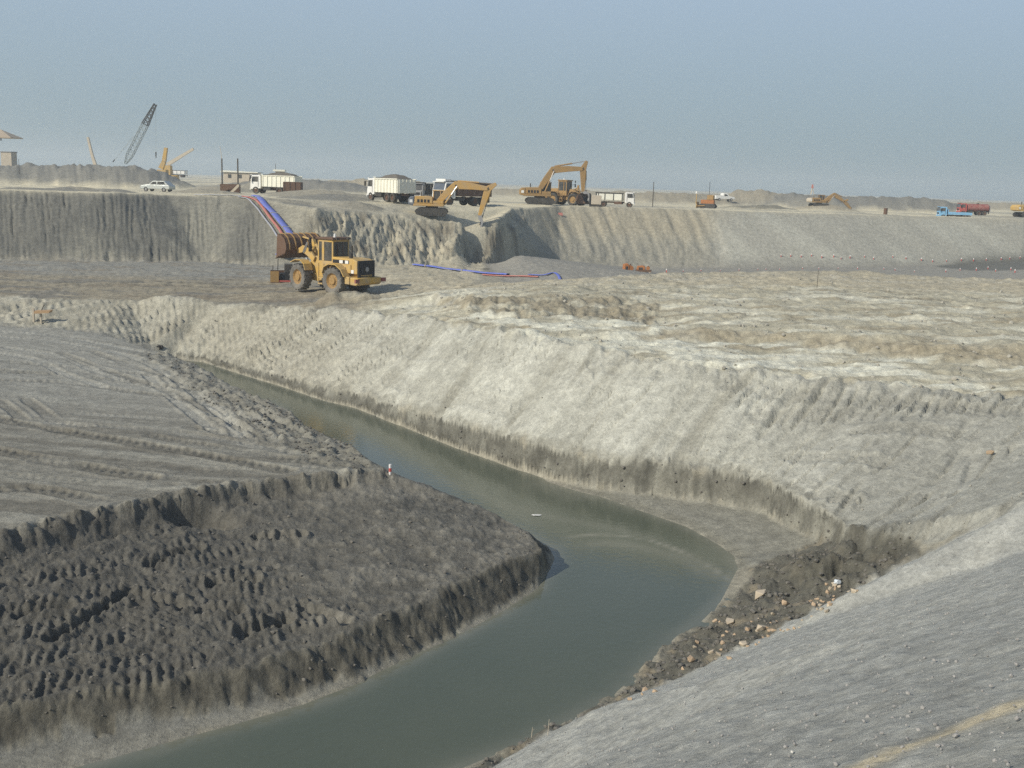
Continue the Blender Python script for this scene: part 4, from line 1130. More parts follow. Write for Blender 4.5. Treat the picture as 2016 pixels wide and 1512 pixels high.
# ------------------------------------------------------------------ tipper and other lorries
def truck(name, label, cat, loc, heading, bedmat=CRM, cabmat=WHT, scale=1.0, group=None, bed='tip', load=False, rear=2, glass=GLS, band=None, roofrack=False):
    t = thing(name, label, cat, loc, heading, group, scale)
    MB().box(-3.5, 3.0, -.45, -.30, .75, .98).box(-3.5, 3.0, .30, .45, .75, .98).box(-3.4, -3.3, -.3, .3, .75, .98).box(.4, .55, -.3, .3, .75, .98).box(2.9, 3.0, -.3, .3, .75, .98).build('chassis', RUST, t)
    # cab over the front axle
    cb = MB().prism([(1.55, .80), (3.15, .62), (3.2, 1.05), (3.16, 1.75), (2.95, 2.62), (1.75, 2.70), (1.55, 2.55)], -1.15, 1.15).build('cab', cabmat, t, bevel=.06)
    MB(Matrix.Translation((3.165, 0, 1.76)) @ Matrix.Rotation(R(-13.5), 4, 'Y')).box(-.005, .02, -1.0, 1.0, 0, .82).build('windscreen', glass, cb)
    for sy in (-1, 1):
        MB().prism([(2.0, 1.72), (2.98, 1.72), (2.86, 2.45), (2.0, 2.45)], sy * 1.152 - .012, sy * 1.152 + .012).build('side_window', glass, cb)
        MB().box(3.19, 3.24, sy * .85 - .17, sy * .85 + .17, .86, 1.05).build('headlight', MKW, cb)
        MB().rod((2.95, sy * 1.16, 2.3), (3.1, sy * 1.45, 2.25), .02).box(3.04, 3.14, sy * 1.47 - .09, sy * 1.47 + .09, 1.75, 2.3).build('mirror', DARK, cb)
        MB().box(1.9, 1.96, sy * 1.153 - .015, sy * 1.153 + .015, 1.0, 2.5).build('door_edge', DARK, cb)
    MB().box(3.15, 3.27, -1.18, 1.18, .50, .82).build('bumper', band or cabmat, cb, bevel=.03)
    MB().box(3.19, 3.22, -.75, .75, 1.10, 1.45).build('grille', BLK, cb)
    MB().box(2.9, 3.22, -1.05, 1.05, 2.63, 2.72).build('sun_visor', cabmat, cb)
    if roofrack: MB().box(2.0, 2.9, -.9, .9, 2.74, 3.0).build('roof_box', cabmat, cb, bevel=.04)
    if bed == 'tip':
        b = MB()
        x0, x1, zb, zt, yo = -3.75, 1.30, 1.22, 2.62, 1.24
        b.box(x0, x1, -yo, yo, zb - .14, zb).box(x0, x1, -yo, -yo + .07, zb, zt).box(x0, x1, yo - .07, yo, zb, zt).box(x1 - .07, x1, -yo + .07, yo - .07, zb, zt + .16)
        b = b.build('tipper_body', bedmat, t)
        for sy in (-1, 1):
            for q in range(8):
                x = x0 + .12 + q * (x1 - x0 - .24) / 7
                MB().box(x - .05, x + .05, min(sy * yo, sy * (yo + .08)), max(sy * yo, sy * (yo + .08)), zb - .1, zt - .02).build('body_rib', bedmat, b)
            MB().box(x0 - .06, x1 + .02, min(sy * yo, sy * (yo + .10)), max(sy * yo, sy * (yo + .10)), zt - .02, zt + .08).build('top_rail', bedmat, b)
        tg = MB().box(x0 - .08, x0, -yo, yo, zb - .12, zt + .02).build('tailgate', bedmat, b)
        MB().box(1.26, 1.9, -1.1, 1.1, zt + .16, zt + .22).build('cab_guard', bedmat, b)
        for q in range(5):
            y = -1.0 + q * .5
            MB().box(x0 - .14, x0 - .08, y - .04, y + .04, zb - .1, zt).build('tailgate_rib', bedmat, b)
        if load:
            vs, fs = [], []
            nx, ny = 14, 8
            for i in range(nx):
                for j in range(ny):
                    u_, v_ = i / (nx - 1), j / (ny - 1)
                    hh = 1 - max(abs(2 * u_ - 1) ** 2.2, abs(2 * v_ - 1) ** 2.2)
                    vs.append((x0 + .05 + u_ * (x1 - x0 - .15), -yo + .08 + v_ * (2 * yo - .16), zt - .12 + .62 * hh + .1 * rnd.random() * (hh > .05)))
            for i in range(nx - 1):
                for j in range(ny - 1): fs.append((i * ny + j, (i + 1) * ny + j, (i + 1) * ny + j + 1, i * ny + j + 1))
            MB().add(vs, fs).build('soil_load', LOAD, b)
    elif bed == 'tank':
        M_ = Matrix.Translation((-1.2, 0, 1.75)) @ Matrix.Rotation(math.pi / 2, 4, 'Z') @ Matrix.Diagonal((1.25, 1, .95, 1))
        tk = MB(M_).lathe([(.02, -2.5), (.75, -2.5), (.95, -2.3), (.95, 2.3), (.75, 2.5), (.02, 2.5)], 18).build('tank', bedmat, t, smooth=False)
        MB().rod((-1.2, 0, 2.6), (-1.2, 0, 2.82), .3, n=12).build('hatch', DARK, tk)
        for x in (-2.9, -1.2, .5): MB().box(x - .06, x + .06, -1.0, 1.0, .98, 1.15).build('tank_cradle', DARK, tk)
        MB().box(-3.9, -3.72, -1.0, 1.0, .8, 2.3).build('rear_locker', GRY, t)
    elif bed == 'flat':
        b = MB().box(-3.8, 1.3, -1.2, 1.2, 1.05, 1.25).build('flat_bed', bedmat, t)
        for sy in (-1, 1): MB().box(-3.8, 1.3, sy * 1.2 - .03, sy * 1.2 + .03, 1.26, 1.6).build('side_board', bedmat, b)
        MB().box(1.2, 1.3, -1.15, 1.15, 1.26, 2.2).build('headboard', bedmat, b)
    elif bed == 'hopper':
        b = MB().prism([(-3.6, 1.2), (1.2, 1.2), (1.2, 2.35), (-3.6, 2.35)], -1.2, 1.2).build('cargo_body', bedmat, t, bevel=.08)
        MB().box(-3.65, 1.25, -1.24, 1.24, 2.36, 2.52).build('dark_cover', DARK, b)
        for q in range(4):
            x = -3.5 + q * 1.52
            for sy in (-1, 1): MB().box(x - .06, x + .06, sy * 1.24 - .03, sy * 1.24 + .03, 1.15, 2.36).build('body_post', DARK, b)
    MB().box(.1, 1.2, .5, 1.05, .55, 1.0).build('fuel_tank', DARK, t, bevel=.04)
    MB().box(-.3, 1.0, -1.05, -.5, .55, 1.0).build('tool_locker', RUST, t)
    for sy in (-1, 1):
        MB().box(-3.55, -3.5, sy * .9 - .3, sy * .9 + .3, .4, .95).build('mud_flap', BLK, t)
    MB().rod((2.35, -1, .5), (2.35, 1, .5), .08).build('axle', DARK, t)
    xs = (-2.6, -1.35) if rear == 2 else (-2.2,)
    for x in xs: MB().rod((x, -1, .5), (x, 1, .5), .1).build('axle', DARK, t)
    wheels(t, [(2.35, s * 1.02, .52, s) for s in (-1, 1)], .52, .32, TYRED, RUST, 0, 18)
    wheels(t, [(x, s * .95, .52, s) for x in xs for s in (-1, 1)], .52, .56, TYRED, RUST, 0, 18)
    return t

def car(name, label, cat, loc, heading, paint, pickup=False):
    t = thing(name, label, cat, loc, heading)
    low = [(-2.1, .35), (2.1, .35), (2.18, .6), (2.05, .82), (1.0, .95), (-2.0, .95), (-2.15, .8)]
    b = MB().prism(low, -.84, .84).build('body', paint, t, bevel=.08)
    up = [(-1.9, .95), (1.0, .95), (.35, 1.42), (-1.3, 1.45)] if not pickup else [(-.5, .95), (1.0, .95), (.5, 1.55), (-.35, 1.6)]
    g = MB().prism(up, -.76, .76).build('cabin', paint, t, bevel=.05)
    if pickup:
        MB().box(-2.1, -.6, -.82, -.76, .95, 1.15).box(-2.1, -.6, .76, .82, .95, 1.15).box(-2.1, -2.04, -.76, .76, .95, 1.15).build('load_bed', paint, t)
    for sy in (-1, 1):
        for x0, x1, a, c in (((-1.35, -.3, .1, .1)), ((-.2, .7, 0, .45))):
            if pickup and x0 < -.6: continue
            MB().prism([(x0 - a, .98), (x1, .98), (x1 - c, 1.36), (x0 + .05, 1.38)], sy * .765 - .008, sy * .765 + .008).build('side_window', GLS, g)
        MB().box(2.1, 2.16, sy * .6 - .14, sy * .6 + .14, .62, .76).build('headlight', MKW, b)
    MB().prism([(.98, .985), (1.0, .985), (.40, 1.42), (.37, 1.40)], -.68, .68).build('windscreen', GLS, g)
    MB().box(2.15, 2.22, -.8, .8, .38, .55).build('bumper', paint, b)
    wheels(t, [(x, s * .76, .31, s) for x in (-1.3, 1.35) for s in (-1, 1)], .31, .22, TYRED, GRY, 0, 14)
    return t
# ------------------------------------------------------------------ the working loader in front
p, s = stand(648, 573)
wheel_loader('yellow wheel loader with raised rusty bucket and black rear grille on the terrace', (p.x, p.y, ground(p.x, p.y) + .0), 145, -9, 1.0, YEL, RUST, (2.75, 2.45, 18))
# open rusty box standing on the ground ahead of it
p, s = stand(553, 556)
t = thing('pump_box', 'open rusty steel box with thin uprights on the ground under the raised loader bucket', 'steel box', p, 12)
MB().box(-.75, -.15, -.5, -.45, .05, .85).build('front_plate', BRN, t)
b = MB().box(-.75, .75, -.5, .5, .0, .06).box(-.75, .75, .45, .5, .06, .85).box(.70, .75, -.45, .45, .06, .85).box(-.75, -.70, -.45, .45, .06, .85)
b.build('box_shell', RUST, t)
MB().box(-.1, .7, -.30, .4, .08, .7).build('pump_block', BLK, t, bevel=.05)
MB().box(.25, .85, -.2, .4, .7, 1.35).build('engine_hood', DARK, t, bevel=.05)
for x, h in ((-.62, 1.25), (-.25, 1.75)): MB().rod((x, -.2, .1), (x + .06, -.2, h), .03).build('upright_rod', DARK, t)
MB().box(-.1, .75, -.56, -.5, .08, .2).build('skid_rail', RED, t)

# ------------------------------------------------------------------ excavators on the plateau edge
def joints(px0, py0, s, pts): return [((x - px0) / s, (py0 - y) / s) for x, y in pts]
p, s = stand(850, 424)
J = joints(850, 426, s, [(862, 401), (896, 367), (958, 372), (974, 362), (943, 424), (934, 462)])
excavator('orange excavator digging at the bank edge with its bucket down in the hollow', p, 2, J, ORG, BLG, body=.86, group='excavators at the pit')
p, s = stand(1062, 402)
J = joints(1062, 404, s, [(1060, 378), (1086, 338), (1144, 334), (1151, 319), (1146, 378), (1156, 398)])
excavator('brownish yellow excavator parked on the plateau with its boom arched over another loader', p, 3, J, BRN, BRN, body=.95, width=3.0, group='excavators at the pit')
p = ground_at(1612, 205); s = F / 205
J = joints(1612, 414, s, [(1622, 404), (1640, 390), (1662, 402), (1670, 398), (1678, 417), (1668, 422)])
excavator('small far excavator with its boom stretched low to the right behind an earth mound', (p.x, p.y, p.z - .4), 5, J, BRN, PALE, body=.75, group='excavators at the pit')
p = ground_at(2026, 200); s = F / 200
J = joints(2026, 432, s, [(2034, 418), (2060, 395), (2090, 400), (2098, 396), (2092, 425), (2088, 432)])
excavator('yellow machine cut off by the right edge of the picture', p, 8, J, YEL, YEL, body=1.0, group='excavators at the pit')
# the loader that stands behind the parked excavator
p = ground_at(1116, 150)
wheel_loader('ochre wheel loader with lowered grey bucket behind the parked excavator boom', p, -32, 0, .95, BRN, BRN, (2.5, .35, -8), glint=False, tyre=TYRED, detail=False)

# ------------------------------------------------------------------ lorries
G = 'tipper trucks on the plateau'
p, s = stand(540, 388)
p = ground_at(540, 150)
truck('tipper_truck', 'white tipper truck standing side on beside the rusty skip, nearest to the pipe slope', 'truck', p, 166, scale=.93, group=G, load=True)
p = ground_at(766, 122)
truck('tipper_truck', 'white tipper truck seen from behind its left corner, left of the digging excavator', 'truck', p, 128, scale=.93, group=G, load=True)
p = ground_at(826, 138)
truck('tipper_truck', 'dark truck facing the camera between the white tipper and the digging excavator', 'truck', p, -98, bedmat=DARK, cabmat=GRY, band=WHT, scale=.88, group=G, glass=GLS)
p = ground_at(905, 130)
truck('tipper_truck', 'white cabbed truck with dark brown body behind the digging excavator boom', 'truck', p, 222, bedmat=RUST, cabmat=WHT, scale=1.0, group=G, glass=GLB, roofrack=True)
p = ground_at(1213, 146)
truck('cargo_truck', 'small white cabbed truck with pale body and dark top facing right', 'truck', p, -8, bedmat=CRM, cabmat=WHT, scale=.74, group=G, bed='hopper', rear=1)
p = ground_at(1915, 205)
truck('tanker_truck', 'red tanker truck beside the blue lorry at far right', 'truck', p, 176, bedmat=REDD, cabmat=RED, scale=.78, group='lorries at the far right bank', bed='tank', band=RED)
p = ground_at(1878, 178)
truck('flatbed_truck', 'low light blue flatbed lorry half hidden by the bank crest', 'truck', (p.x, p.y, p.z - .45), 174, bedmat=BLU, cabmat=BLU, scale=.72, group='lorries at the far right bank', bed='flat', rear=1, band=BLU)
# things around them
p = ground_at(577, 142)
t = thing('waste_skip', 'dark rusty skip standing against the rear wheels of the side on tipper truck', 'skip', p, 4)
sk = MB().prism([(-1.15, .1), (1.15, .1), (1.15, 1.25), (-1.15, 1.25)], -.8, -.74).prism([(-1.15, .1), (1.15, .1), (1.15, 1.25), (-1.15, 1.25)], .74, .8).box(-1.15, 1.15, -.74, .74, .1, .16).box(-1.15, -1.09, -.74, .74, .16, 1.25).box(1.09, 1.15, -.74, .74, .16, 1.25)
sk.build('skip_shell', RUST, t)
for x in (-1.0, -.35, .35, 1.0): MB().box(x - .05, x + .05, -.86, -.80, .1, 1.25).build('stiffener', RUST, t)
for x in (-.8, .8): MB().box(x - .08, x + .08, -.8, .8, 0, .1).build('skid', DARK, t)
p = ground_at(454, 150)
t = thing('spoil_box', 'open brown steel box with a slanting board across its front, left of the tall pole', 'steel box', p, 6)
MB().box(-1.25, 1.25, .6, .66, 0, 1.3).box(-1.25, -1.19, -.6, .6, 0, 1.3).box(1.19, 1.25, -.6, .6, 0, 1.3).box(-1.19, 1.19, -.6, .6, 0, .06).build('box_shell', RUST, t)
MB().add([(-1.25, -.66, .02), (1.19, -.66, 1.25), (-1.25, -.66, 1.25), (-1.25, -.60, .02), (1.19, -.60, 1.25), (-1.25, -.60, 1.25)], [(0, 1, 2), (3, 5, 4), (0, 3, 4, 1), (1, 4, 5, 2), (2, 5, 3, 0)]).build('front_plate', RUST, t)
MB().add([(-.2, -.70, .02), (.25, -.70, .02), (1.25, -.70, 1.0), (1.25, -.70, 1.28), (1.05, -.70, 1.28), (-.2, -.67, .02), (.25, -.67, .02), (1.25, -.67, 1.0), (1.25, -.67, 1.28), (1.05, -.67, 1.28)],
         [(0, 1, 2, 3, 4), (9, 8, 7, 6, 5), (0, 5, 6, 1), (1, 6, 7, 2), (2, 7, 8, 3), (3, 8, 9, 4), (4, 9, 5, 0)]).build('slanting_board', PALE, t)
p = ground_at(1173, 143)
t = thing('generator', 'boxy beige generator set with dark ends between excavator and small truck', 'generator', p, 2)
MB().box(-.65, .65, -.5, .5, .3, 1.45).build('canopy', PALE, t, bevel=.05)
MB().box(-.82, -.65, -.48, .48, .25, 1.5).build('radiator_end', BLK, t)
MB().box(-.8, .8, -.45, .45, .0, .3).build('skid', DARK, t)
MB().rod((.3, 0, 1.45), (.3, 0, 1.75), .06).build('exhaust_pipe', DARK, t)
p = stand(312, 379)[0]
car('parked_car', 'pale silver green hatchback parked at the edge of the left embankment', 'car', ground_at(312, 150), 168, SLV)
car('pickup', 'tiny white pickup driving on the far plateau right of the small bulldozer', 'pickup truck', ground_at(1424, 230), 14, WHT, True)

# small bulldozer with a mast
p = ground_at(1394, 178)
t = thing('bulldozer', 'small yellow bulldozer with thin mast and white light at the bank edge', 'bulldozer', p, 160)
for sy in (-1, 1): MB().prism([(-1.2, .1), (-1.35, .4), (-1.0, .75), (1.0, .75), (1.35, .4), (1.2, .1), (1, 0), (-1, 0)], sy * .8 - .2, sy * .8 + .2).build('track', DARK, t)
MB().box(-1.0, 1.1, -.55, .55, .4, 1.35).build('body', ORU, t, bevel=.05)
MB().box(-.9, .1, -.6, .6, 1.35, 2.1).build('cab', BRN, t, bevel=.05)
MB().bar([(1.7, .05), (1.6, .5), (1.75, 1.0)], .08, -1.3, 1.3).build('blade', YEL, t)
MB().rod((-.1, 0, 2.0), (-.1, 0, 4.2), .035).build('mast', DARK, t)
MB().rod((1.75, .9, .9), (1.75, .9, 2.3), .06).build('light_post', YEL, t)
MB().rod((1.75, .9, 2.3), (1.75, .9, 2.62), .17, n=10).build('lamp', WHT, t)
for sy in (-1, 1): MB().bar([(.3, .45), (1.6, .35)], .14, sy * 1.1 - .05, sy * 1.1 + .05).build('push_arm', BRN, t)

# ------------------------------------------------------------------ cranes and masts against the sky
def lattice(mb, p0, p1, w0, w1, nseg, r, taper=''):
    a, b = Vector(p0), Vector(p1); d = (b - a).normalized()
    u = Vector((0, 1, 0)); v = d.cross(u).normalized()
    def node(k, i):
        tt = k / nseg
        wd = w0 + (w1 - w0) * tt
        if taper == 'foot' and tt < .2: wd *= .3 + 3.5 * tt
        sgn = ((-1, -1), (1, -1), (1, 1), (-1, 1))[i]
        return a + (b - a) * tt + (u * sgn[0] + v * sgn[1]) * wd / 2
    for k in range(nseg):
        for i in range(4):
            mb.rod(node(k, i), node(k + 1, i), r, n=5)
            mb.rod(node(k, i), node(k + 1, (i + 1) % 4), r * .6, n=4)
            mb.rod(node(k, i), node(k, (i + 1) % 4), r * .6, n=4)
DC = 250
def sky_pt(px, py, dist): return atd(px, py, dist)
base_ = ground_at(244, DC); bz = base_.z
t = thing('crawler_crane', 'slate grey lattice boom crane leaning right behind the left spoil heap', 'crane', base_, 0)
def lc(px, py): q = sky_pt(px, py, DC) - base_; return (q.x, 0, q.z)
f0, tipc = lc(247, 322), lc(306, 205)
m60 = tuple(f0[i] + (tipc[i] - f0[i]) * .66 for i in range(3))
mb = MB(); lattice(mb, f0, m60, 1.25, 1.25, 9, .085, 'foot'); mb.build('lower_boom', CRN, t)
mb = MB(); lattice(mb, m60, tipc, 1.25, .5, 6, .11); mb.build('upper_boom', DARK, t)
mb = MB().rod(lc(222, 319), lc(226, 314), .12); mb.build('gantry', DARK, t)
mb = MB().rod(lc(223, 318), lc(288, 240), .035, n=4).rod(lc(223, 319), lc(262, 268), .03, n=4); mb.build('pendant_line', CRN, t)
mb = MB().rod(lc(306.5, 207), lc(307, 300), .03, n=4); mb.build('hoist_rope', CRN, t)
hb_ = lc(307, 303); MB().rod((hb_[0], 0, hb_[2] + .4), (hb_[0], 0, hb_[2] - .9), .16, .1, n=8).build('hook_block', DARK, t)
MB().box(-3.6, 1.2, -1.5, 1.5, 1.2, 3.0).build('machine_house', GRY, t, bevel=.1)
for sy in (-1, 1): MB().prism([(-2.6, .1), (-2.8, .6), (-2.4, 1.05), (2.4, 1.05), (2.8, .6), (2.6, .1)], sy * 1.7 - .4, sy * 1.7 + .4).build('track', DARK, t)
MB().box(-1.5, 1.5, -1.3, 1.3, .4, 1.2).build('undercarriage', DARK, t)
MB().box(-.2, 1.6, -1.9, -1.0, 1.3, 3.0).build('cab', GLS, t)

def boom_crane(label, basepx, dist, pts, mats, wd, name='mobile_crane', cat='crane'):
    b0 = ground_at(basepx, dist)
    t = thing(name, label, cat, b0, 0)
    def q(px, py): v = atd(px, py, dist) - b0; return (v.x, v.z)
    P = [q(*a) for a in pts]
    for k in range(len(P) - 1):
        MB().bar([P[k], P[k + 1]], [wd * (1 - .22 * k), wd * (1 - .22 * k) * .8], -wd * .4, wd * .4).build('boom_section', mats[min(k, len(mats) - 1)], t)
    h = P[0][1]
    MB().box(-2.8, 2.8, -1.2, 1.2, .5, 1.2).build('carrier', YEL, t)
    MB().box(-.9, .9, -1.0, 1.0, 1.2, max(1.6, h - .2)).build('turntable', YEL, t)
    MB().box(1.2, 2.6, -1.1, 1.1, 1.2, 2.2).build('cab', YEL, t)
    wheels(t, [(x, s_ * 1.0, .5, s_) for x in (-2, 0, 2) for s_ in (-1, 1)], .5, .35, TYRED, RUST, 0, 12)
    return t, q
boom_crane('thin hazy yellow crane boom leaning left over the left spoil heap', 185, 270, [(188, 326), (181, 304), (173, 270)], [PALE, PALE], .75)
boom_crane('upright yellow crane mast just right of the hanging hook', 322, 235, [(317, 332), (323, 318), (327, 291)], [YEL, YEL], 1.0)
boom_crane('pale yellow telescopic crane boom slanting up to the right behind the white huts', 332, 290, [(330, 324), (356, 308), (381, 293)], [PALE, PALE], .9)

# poles
def pole(label, px, pytop, dist, r=.09, cross=False, name='utility_pole', cat='pole'):
    b0 = ground_at(px, dist); topz = atd(px, pytop, dist).z
    t = thing(name, label, cat, b0, 0)
    MB().rod((0, 0, -.2), (0, 0, topz - b0.z), r, r * .8).build('shaft', POLE, t)
    if cross: MB().box(-.35, .35, -.05, .05, topz - b0.z - .5, topz - b0.z - .4).build('crossarm', POLE, t)
    return t, topz - b0.z
pole('tall dark pole standing beside the brown steel box with the slanting board', 469, 312, 152, .12)
t, h = pole('dark pole with thin pale whip on top near the low pale roofed hut', 438, 312, 200, .16)
MB().rod((0, 0, h), (-.3, 0, h + 2.2), .06, .03).build('whip', PALE, t)
pole('slim dark pole standing alone right of the small white cabbed truck', 1285, 358, 165, .07)
pole('short thin stick behind the load of the side on tipper truck', 543, 322, 205, .05)
pole('thin stake on the sandy crest in front of the pit', 1622, 532, 66, .018, name='survey_stake', cat='stake')
pole('small stake standing on the left spoil heap beside the grey block', 41, 313, 200, .05, name='survey_stake', cat='stake')

# shelter on the left edge, block beside it, huts, low roof
b0 = ground_at(2, 290); s = F / 290
t = thing('canopy_shelter', 'tan canopy roof on a tall thin post at the left edge', 'shelter', b0, 0)
def sh(px, py): v = atd(px, py, 290) - b0; return v.x, v.z
x1, z1 = sh(33, 271); x0, z0 = sh(2, 257); xl, _ = sh(-40, 271)
MB().add([(xl, -3.6, z1), (x1, -3.6, z1), (x1, 3.6, z1), (xl, 3.6, z1), (x0, 0, z0 + .25), (xl + 2.5, 0, z0 + .25), (xl, -3.6, z1 - .25), (x1, -3.6, z1 - .25), (x1, 3.6, z1 - .25), (xl, 3.6, z1 - .25)],
         [(0, 1, 4, 5), (1, 2, 4), (2, 3, 5, 4), (3, 0, 5), (0, 6, 7, 1), (1, 7, 8, 2), (2, 8, 9, 3), (3, 9, 6, 0), (6, 9, 8, 7)]).build('roof', CANV, t)
MB().rod((0, 0, -.3), (0, 0, z1), .22).build('post', CANV, t)
MB().rod((xl + .7, 0, -.3), (xl + .7, 0, z1), .22).build('post', CANV, t)
MB().box(.7, .95, -.1, .1, z1 - .9, z1 - .2).build('lamp', DARK, t)
b0 = ground_at(22, 215)
t = thing('block_house', 'small grey block house beside the canopy post', 'building', b0, 0)
zt = atd(22, 300, 215).z - b0.z
MB().box(-1.0, 1.0, -1.2, 1.2, 0, zt).build('wall', PALE, t)
MB().box(-1.1, 1.1, -1.3, 1.3, zt, zt + .15).build('roof', GRY, t)
MB().box(-.35, .35, -1.22, -1.2, .2, 2.0).build('door', DARK, t)
b0 = ground_at(470, 215); s = F / 215
t = thing('site_hut', 'long low hut with pale flat roof behind the tall dark pole', 'hut', b0, -3)
MB().box(-2.5, 4.0, -1.4, 1.4, 0, 2.0).build('wall', PALE, t)
MB().prism([(-3.1, 1.98), (4.3, 1.98), (4.3, 2.15), (-2.7, 2.32)], -1.7, 1.7).build('roof', CRM, t)
for x in (-1.6, .4, 2.6): MB().box(x, x + .7, -1.42, -1.4, .9, 1.6).build('window', GLS, t)
MB().box(-.9, -.2, -1.42, -1.4, .1, 1.8).build('door', WOOD, t)
b0 = ground_at(552, 190)
t = thing('site_cabin', 'small cream and orange cabin showing above the loaded tipper truck', 'hut', b0, 4)
zt = atd(552, 334, 190).z - b0.z
MB().box(-.7, .7, -.8, .8, 0, zt - .3).build('wall', ORU if 0 else PALE, t)
MB().box(-1.1, .9, -1.0, 1.0, zt - .3, zt).build('roof', CRM, t)
MB().box(-.45, .05, -.83, -.8, zt - 1.5, zt - .6).build('window', ORU, t)
b0 = ground_at(350, 330)
truck('box_truck', 'tiny white box truck on the far tan flat below the upright yellow mast', 'truck', (b0.x, b0.y, atd(350, 349, 330).z), 172, bedmat=WHT, cabmat=WHT, scale=.80, bed='hopper', rear=1)
p = ground_at(327, 318)
t = thing('white_hut', 'tiny pale hut with a dark doorway just left of the white box truck', 'hut', (p.x, p.y, atd(327, 349, 318).z), 6)
MB().box(-.8, .8, -.8, .8, 0, 1.35).build('wall', GRY, t); MB().box(-.9, .9, -.9, .9, 1.35, 1.5).build('roof', WHT, t); MB().box(-.2, .35, -.83, -.8, .1, 1.1).build('door', DARK, t)

# ------------------------------------------------------------------ layflat hoses
def layflat(name, label, pix, wd, m, group=None, th_=.05, shift=0.0, cat='hose'):
    P = [hit(*q, 60.0) for q in pix]
    P = [Vector(q) for q in smooth_path([tuple(v) for v in P], 8)]
    zs = [max(ground(q.x + a, q.y + b) for a in (-wd * .5, 0, wd * .5) for b in (-wd * .5, wd * .5)) for q in P]
    zs = [max(zs[max(0, i - 1):i + 2]) for i in range(len(zs))]
    zs = [sum(zs[max(0, i - 2):i + 3]) / len(zs[max(0, i - 2):i + 3]) for i in range(len(zs))]
    vs, fs = [], []
    for i, q in enumerate(P):
        tn = (P[min(i + 1, len(P) - 1)] - P[max(i - 1, 0)]); tn.z = 0
        if tn.length < 1e-6: tn = Vector((1, 0, 0))
        tn.normalize()
        sd_ = Vector((-tn.y, tn.x, 0))
        z = zs[i]
        for a, hh in ((-.5, 0), (-.42, .8), (0, 1), (.42, .8), (.5, 0), (0, -.3)):
            o_ = q + sd_ * (a * wd + shift)
            vs.append((o_.x, o_.y, z + .03 + th_ * hh))
    n = 6
    for i in range(len(P) - 1):
        for k in range(n): fs.append((i * n + k, i * n + (k + 1) % n, (i + 1) * n + (k + 1) % n, (i + 1) * n + k))
    o = MB().add(vs, fs).build(name, m, smooth=True)
    if wd >= .5:
        for i in range(6, len(P) - 3, 12):
            c = Vector(vs[i * n + 2]); tn = (P[i + 1] - P[i]).normalized(); sd_ = Vector((-tn.y, tn.x, 0)).normalized()
            MB().rod(c - sd_ * wd * .52 - Vector((0, 0, th_ * .5)), c + sd_ * wd * .52 - Vector((0, 0, th_ * .5)), th_ * .8, n=8).build('coupling', GRY, o)
    return tag(o, label, cat, group)
HG = 'layflat hoses down the embankment'
layflat('layflat_hose', 'wide blue flat hose running down the embankment behind the loader bucket', [(500, 387), (515, 402), (535, 424), (552, 444), (566, 462), (578, 482), (588, 505)], .62, HBLU, HG, .10)
layflat('layflat_hose', 'narrow red hose beside the blue hose on the embankment', [(478, 388), (497, 393), (514, 410), (529, 430), (545, 450), (558, 470), (568, 492)], .32, HRED, HG, .08)
layflat('layflat_hose', 'thin grey hose left of the red hose on the embankment', [(470, 389), (486, 394), (504, 412), (520, 433), (536, 455), (548, 475)], .2, HGRY, HG, .07)
layflat('layflat_hose', 'pale blue hose lying along the embankment rim towards the parked car', [(384, 384), (410, 385), (440, 386), (470, 387), (500, 388)], .25, HGRY, HG, .06)
layflat('layflat_hose', 'bright blue hose stretched across the pit floor right of the loader', [(815, 522), (850, 527), (900, 534), (950, 539), (1000, 543)], .55, HBLU, HG, .10)
layflat('layflat_hose', 'far end of the blue hose lying on the pit floor before the sandy crest', [(1040, 542), (1070, 544), (1100, 546), (1124, 549)], .26, HBLU, HG, .05)
layflat('layflat_hose', 'pinkish hose lying along the blue hose on the pit floor', [(950, 542), (990, 545), (1030, 546), (1060, 547)], .22, HRED, HG, .08)
layflat('layflat_hose', 'short blue hose end on the ground below the raised loader bucket', [(545, 509), (560, 512), (575, 514)], .5, HBLU, HG, .10)

# ------------------------------------------------------------------ dewatering pumps, posts, marks
def pump(label, px, py, w_, h_, tall):
    p, s = stand(px, py)
    p = ground_at(px, 112); 
    zt = atd(px, py, 112).z
    t = thing('dewatering_pump', label, 'pump', (p.x, p.y, zt), 10 if tall else -8, 'orange pumps in the pit')
    MB().box(-w_ / 2, w_ / 2, -.35, .35, 0, .18).build('skid', RUST, t)
    MB().prism([(-w_ * .45, .18), (w_ * .1, .18), (w_ * .1, h_ * .8), (-w_ * .05, h_), (-w_ * .42, h_ * .9)], -.35, .35).build('engine', ORU, t, bevel=.04)
    MB(Matrix.Translation((w_ * .28, 0, .18 + h_ * .3))).lathe([(.02, -.3), (h_ * .3, -.3), (h_ * .3, .3), (.02, .3)], 12).build('pump_casing', ORU, t)
    MB().rod((w_ * .28, 0, .18 + h_ * .5), (w_ * .28, 0, h_ * .95), .08).build('outlet', RUST, t)
    MB().box(-w_ * .3, -w_ * .05, -.37, -.35, h_ * .35, h_ * .7).build('louvre', DARK, t)
    p2 = Vector((p.x, p.y, zt))
    # packing timbers down to the floor of the pit
    gz = ground(p.x, p.y) - zt
    for x in (-w_ * .4, w_ * .4): MB().box(x - .1, x + .1, -.4, .4, gz - .05, 0).build('packing', WOOD, t)
pump('upright rusty orange pump set on the pit floor, left one of the pair', 1242, 537, 1.0, .95, True)
pump('low orange pump set on the pit floor, right one of the pair', 1274, 535, 1.6, .62, False)

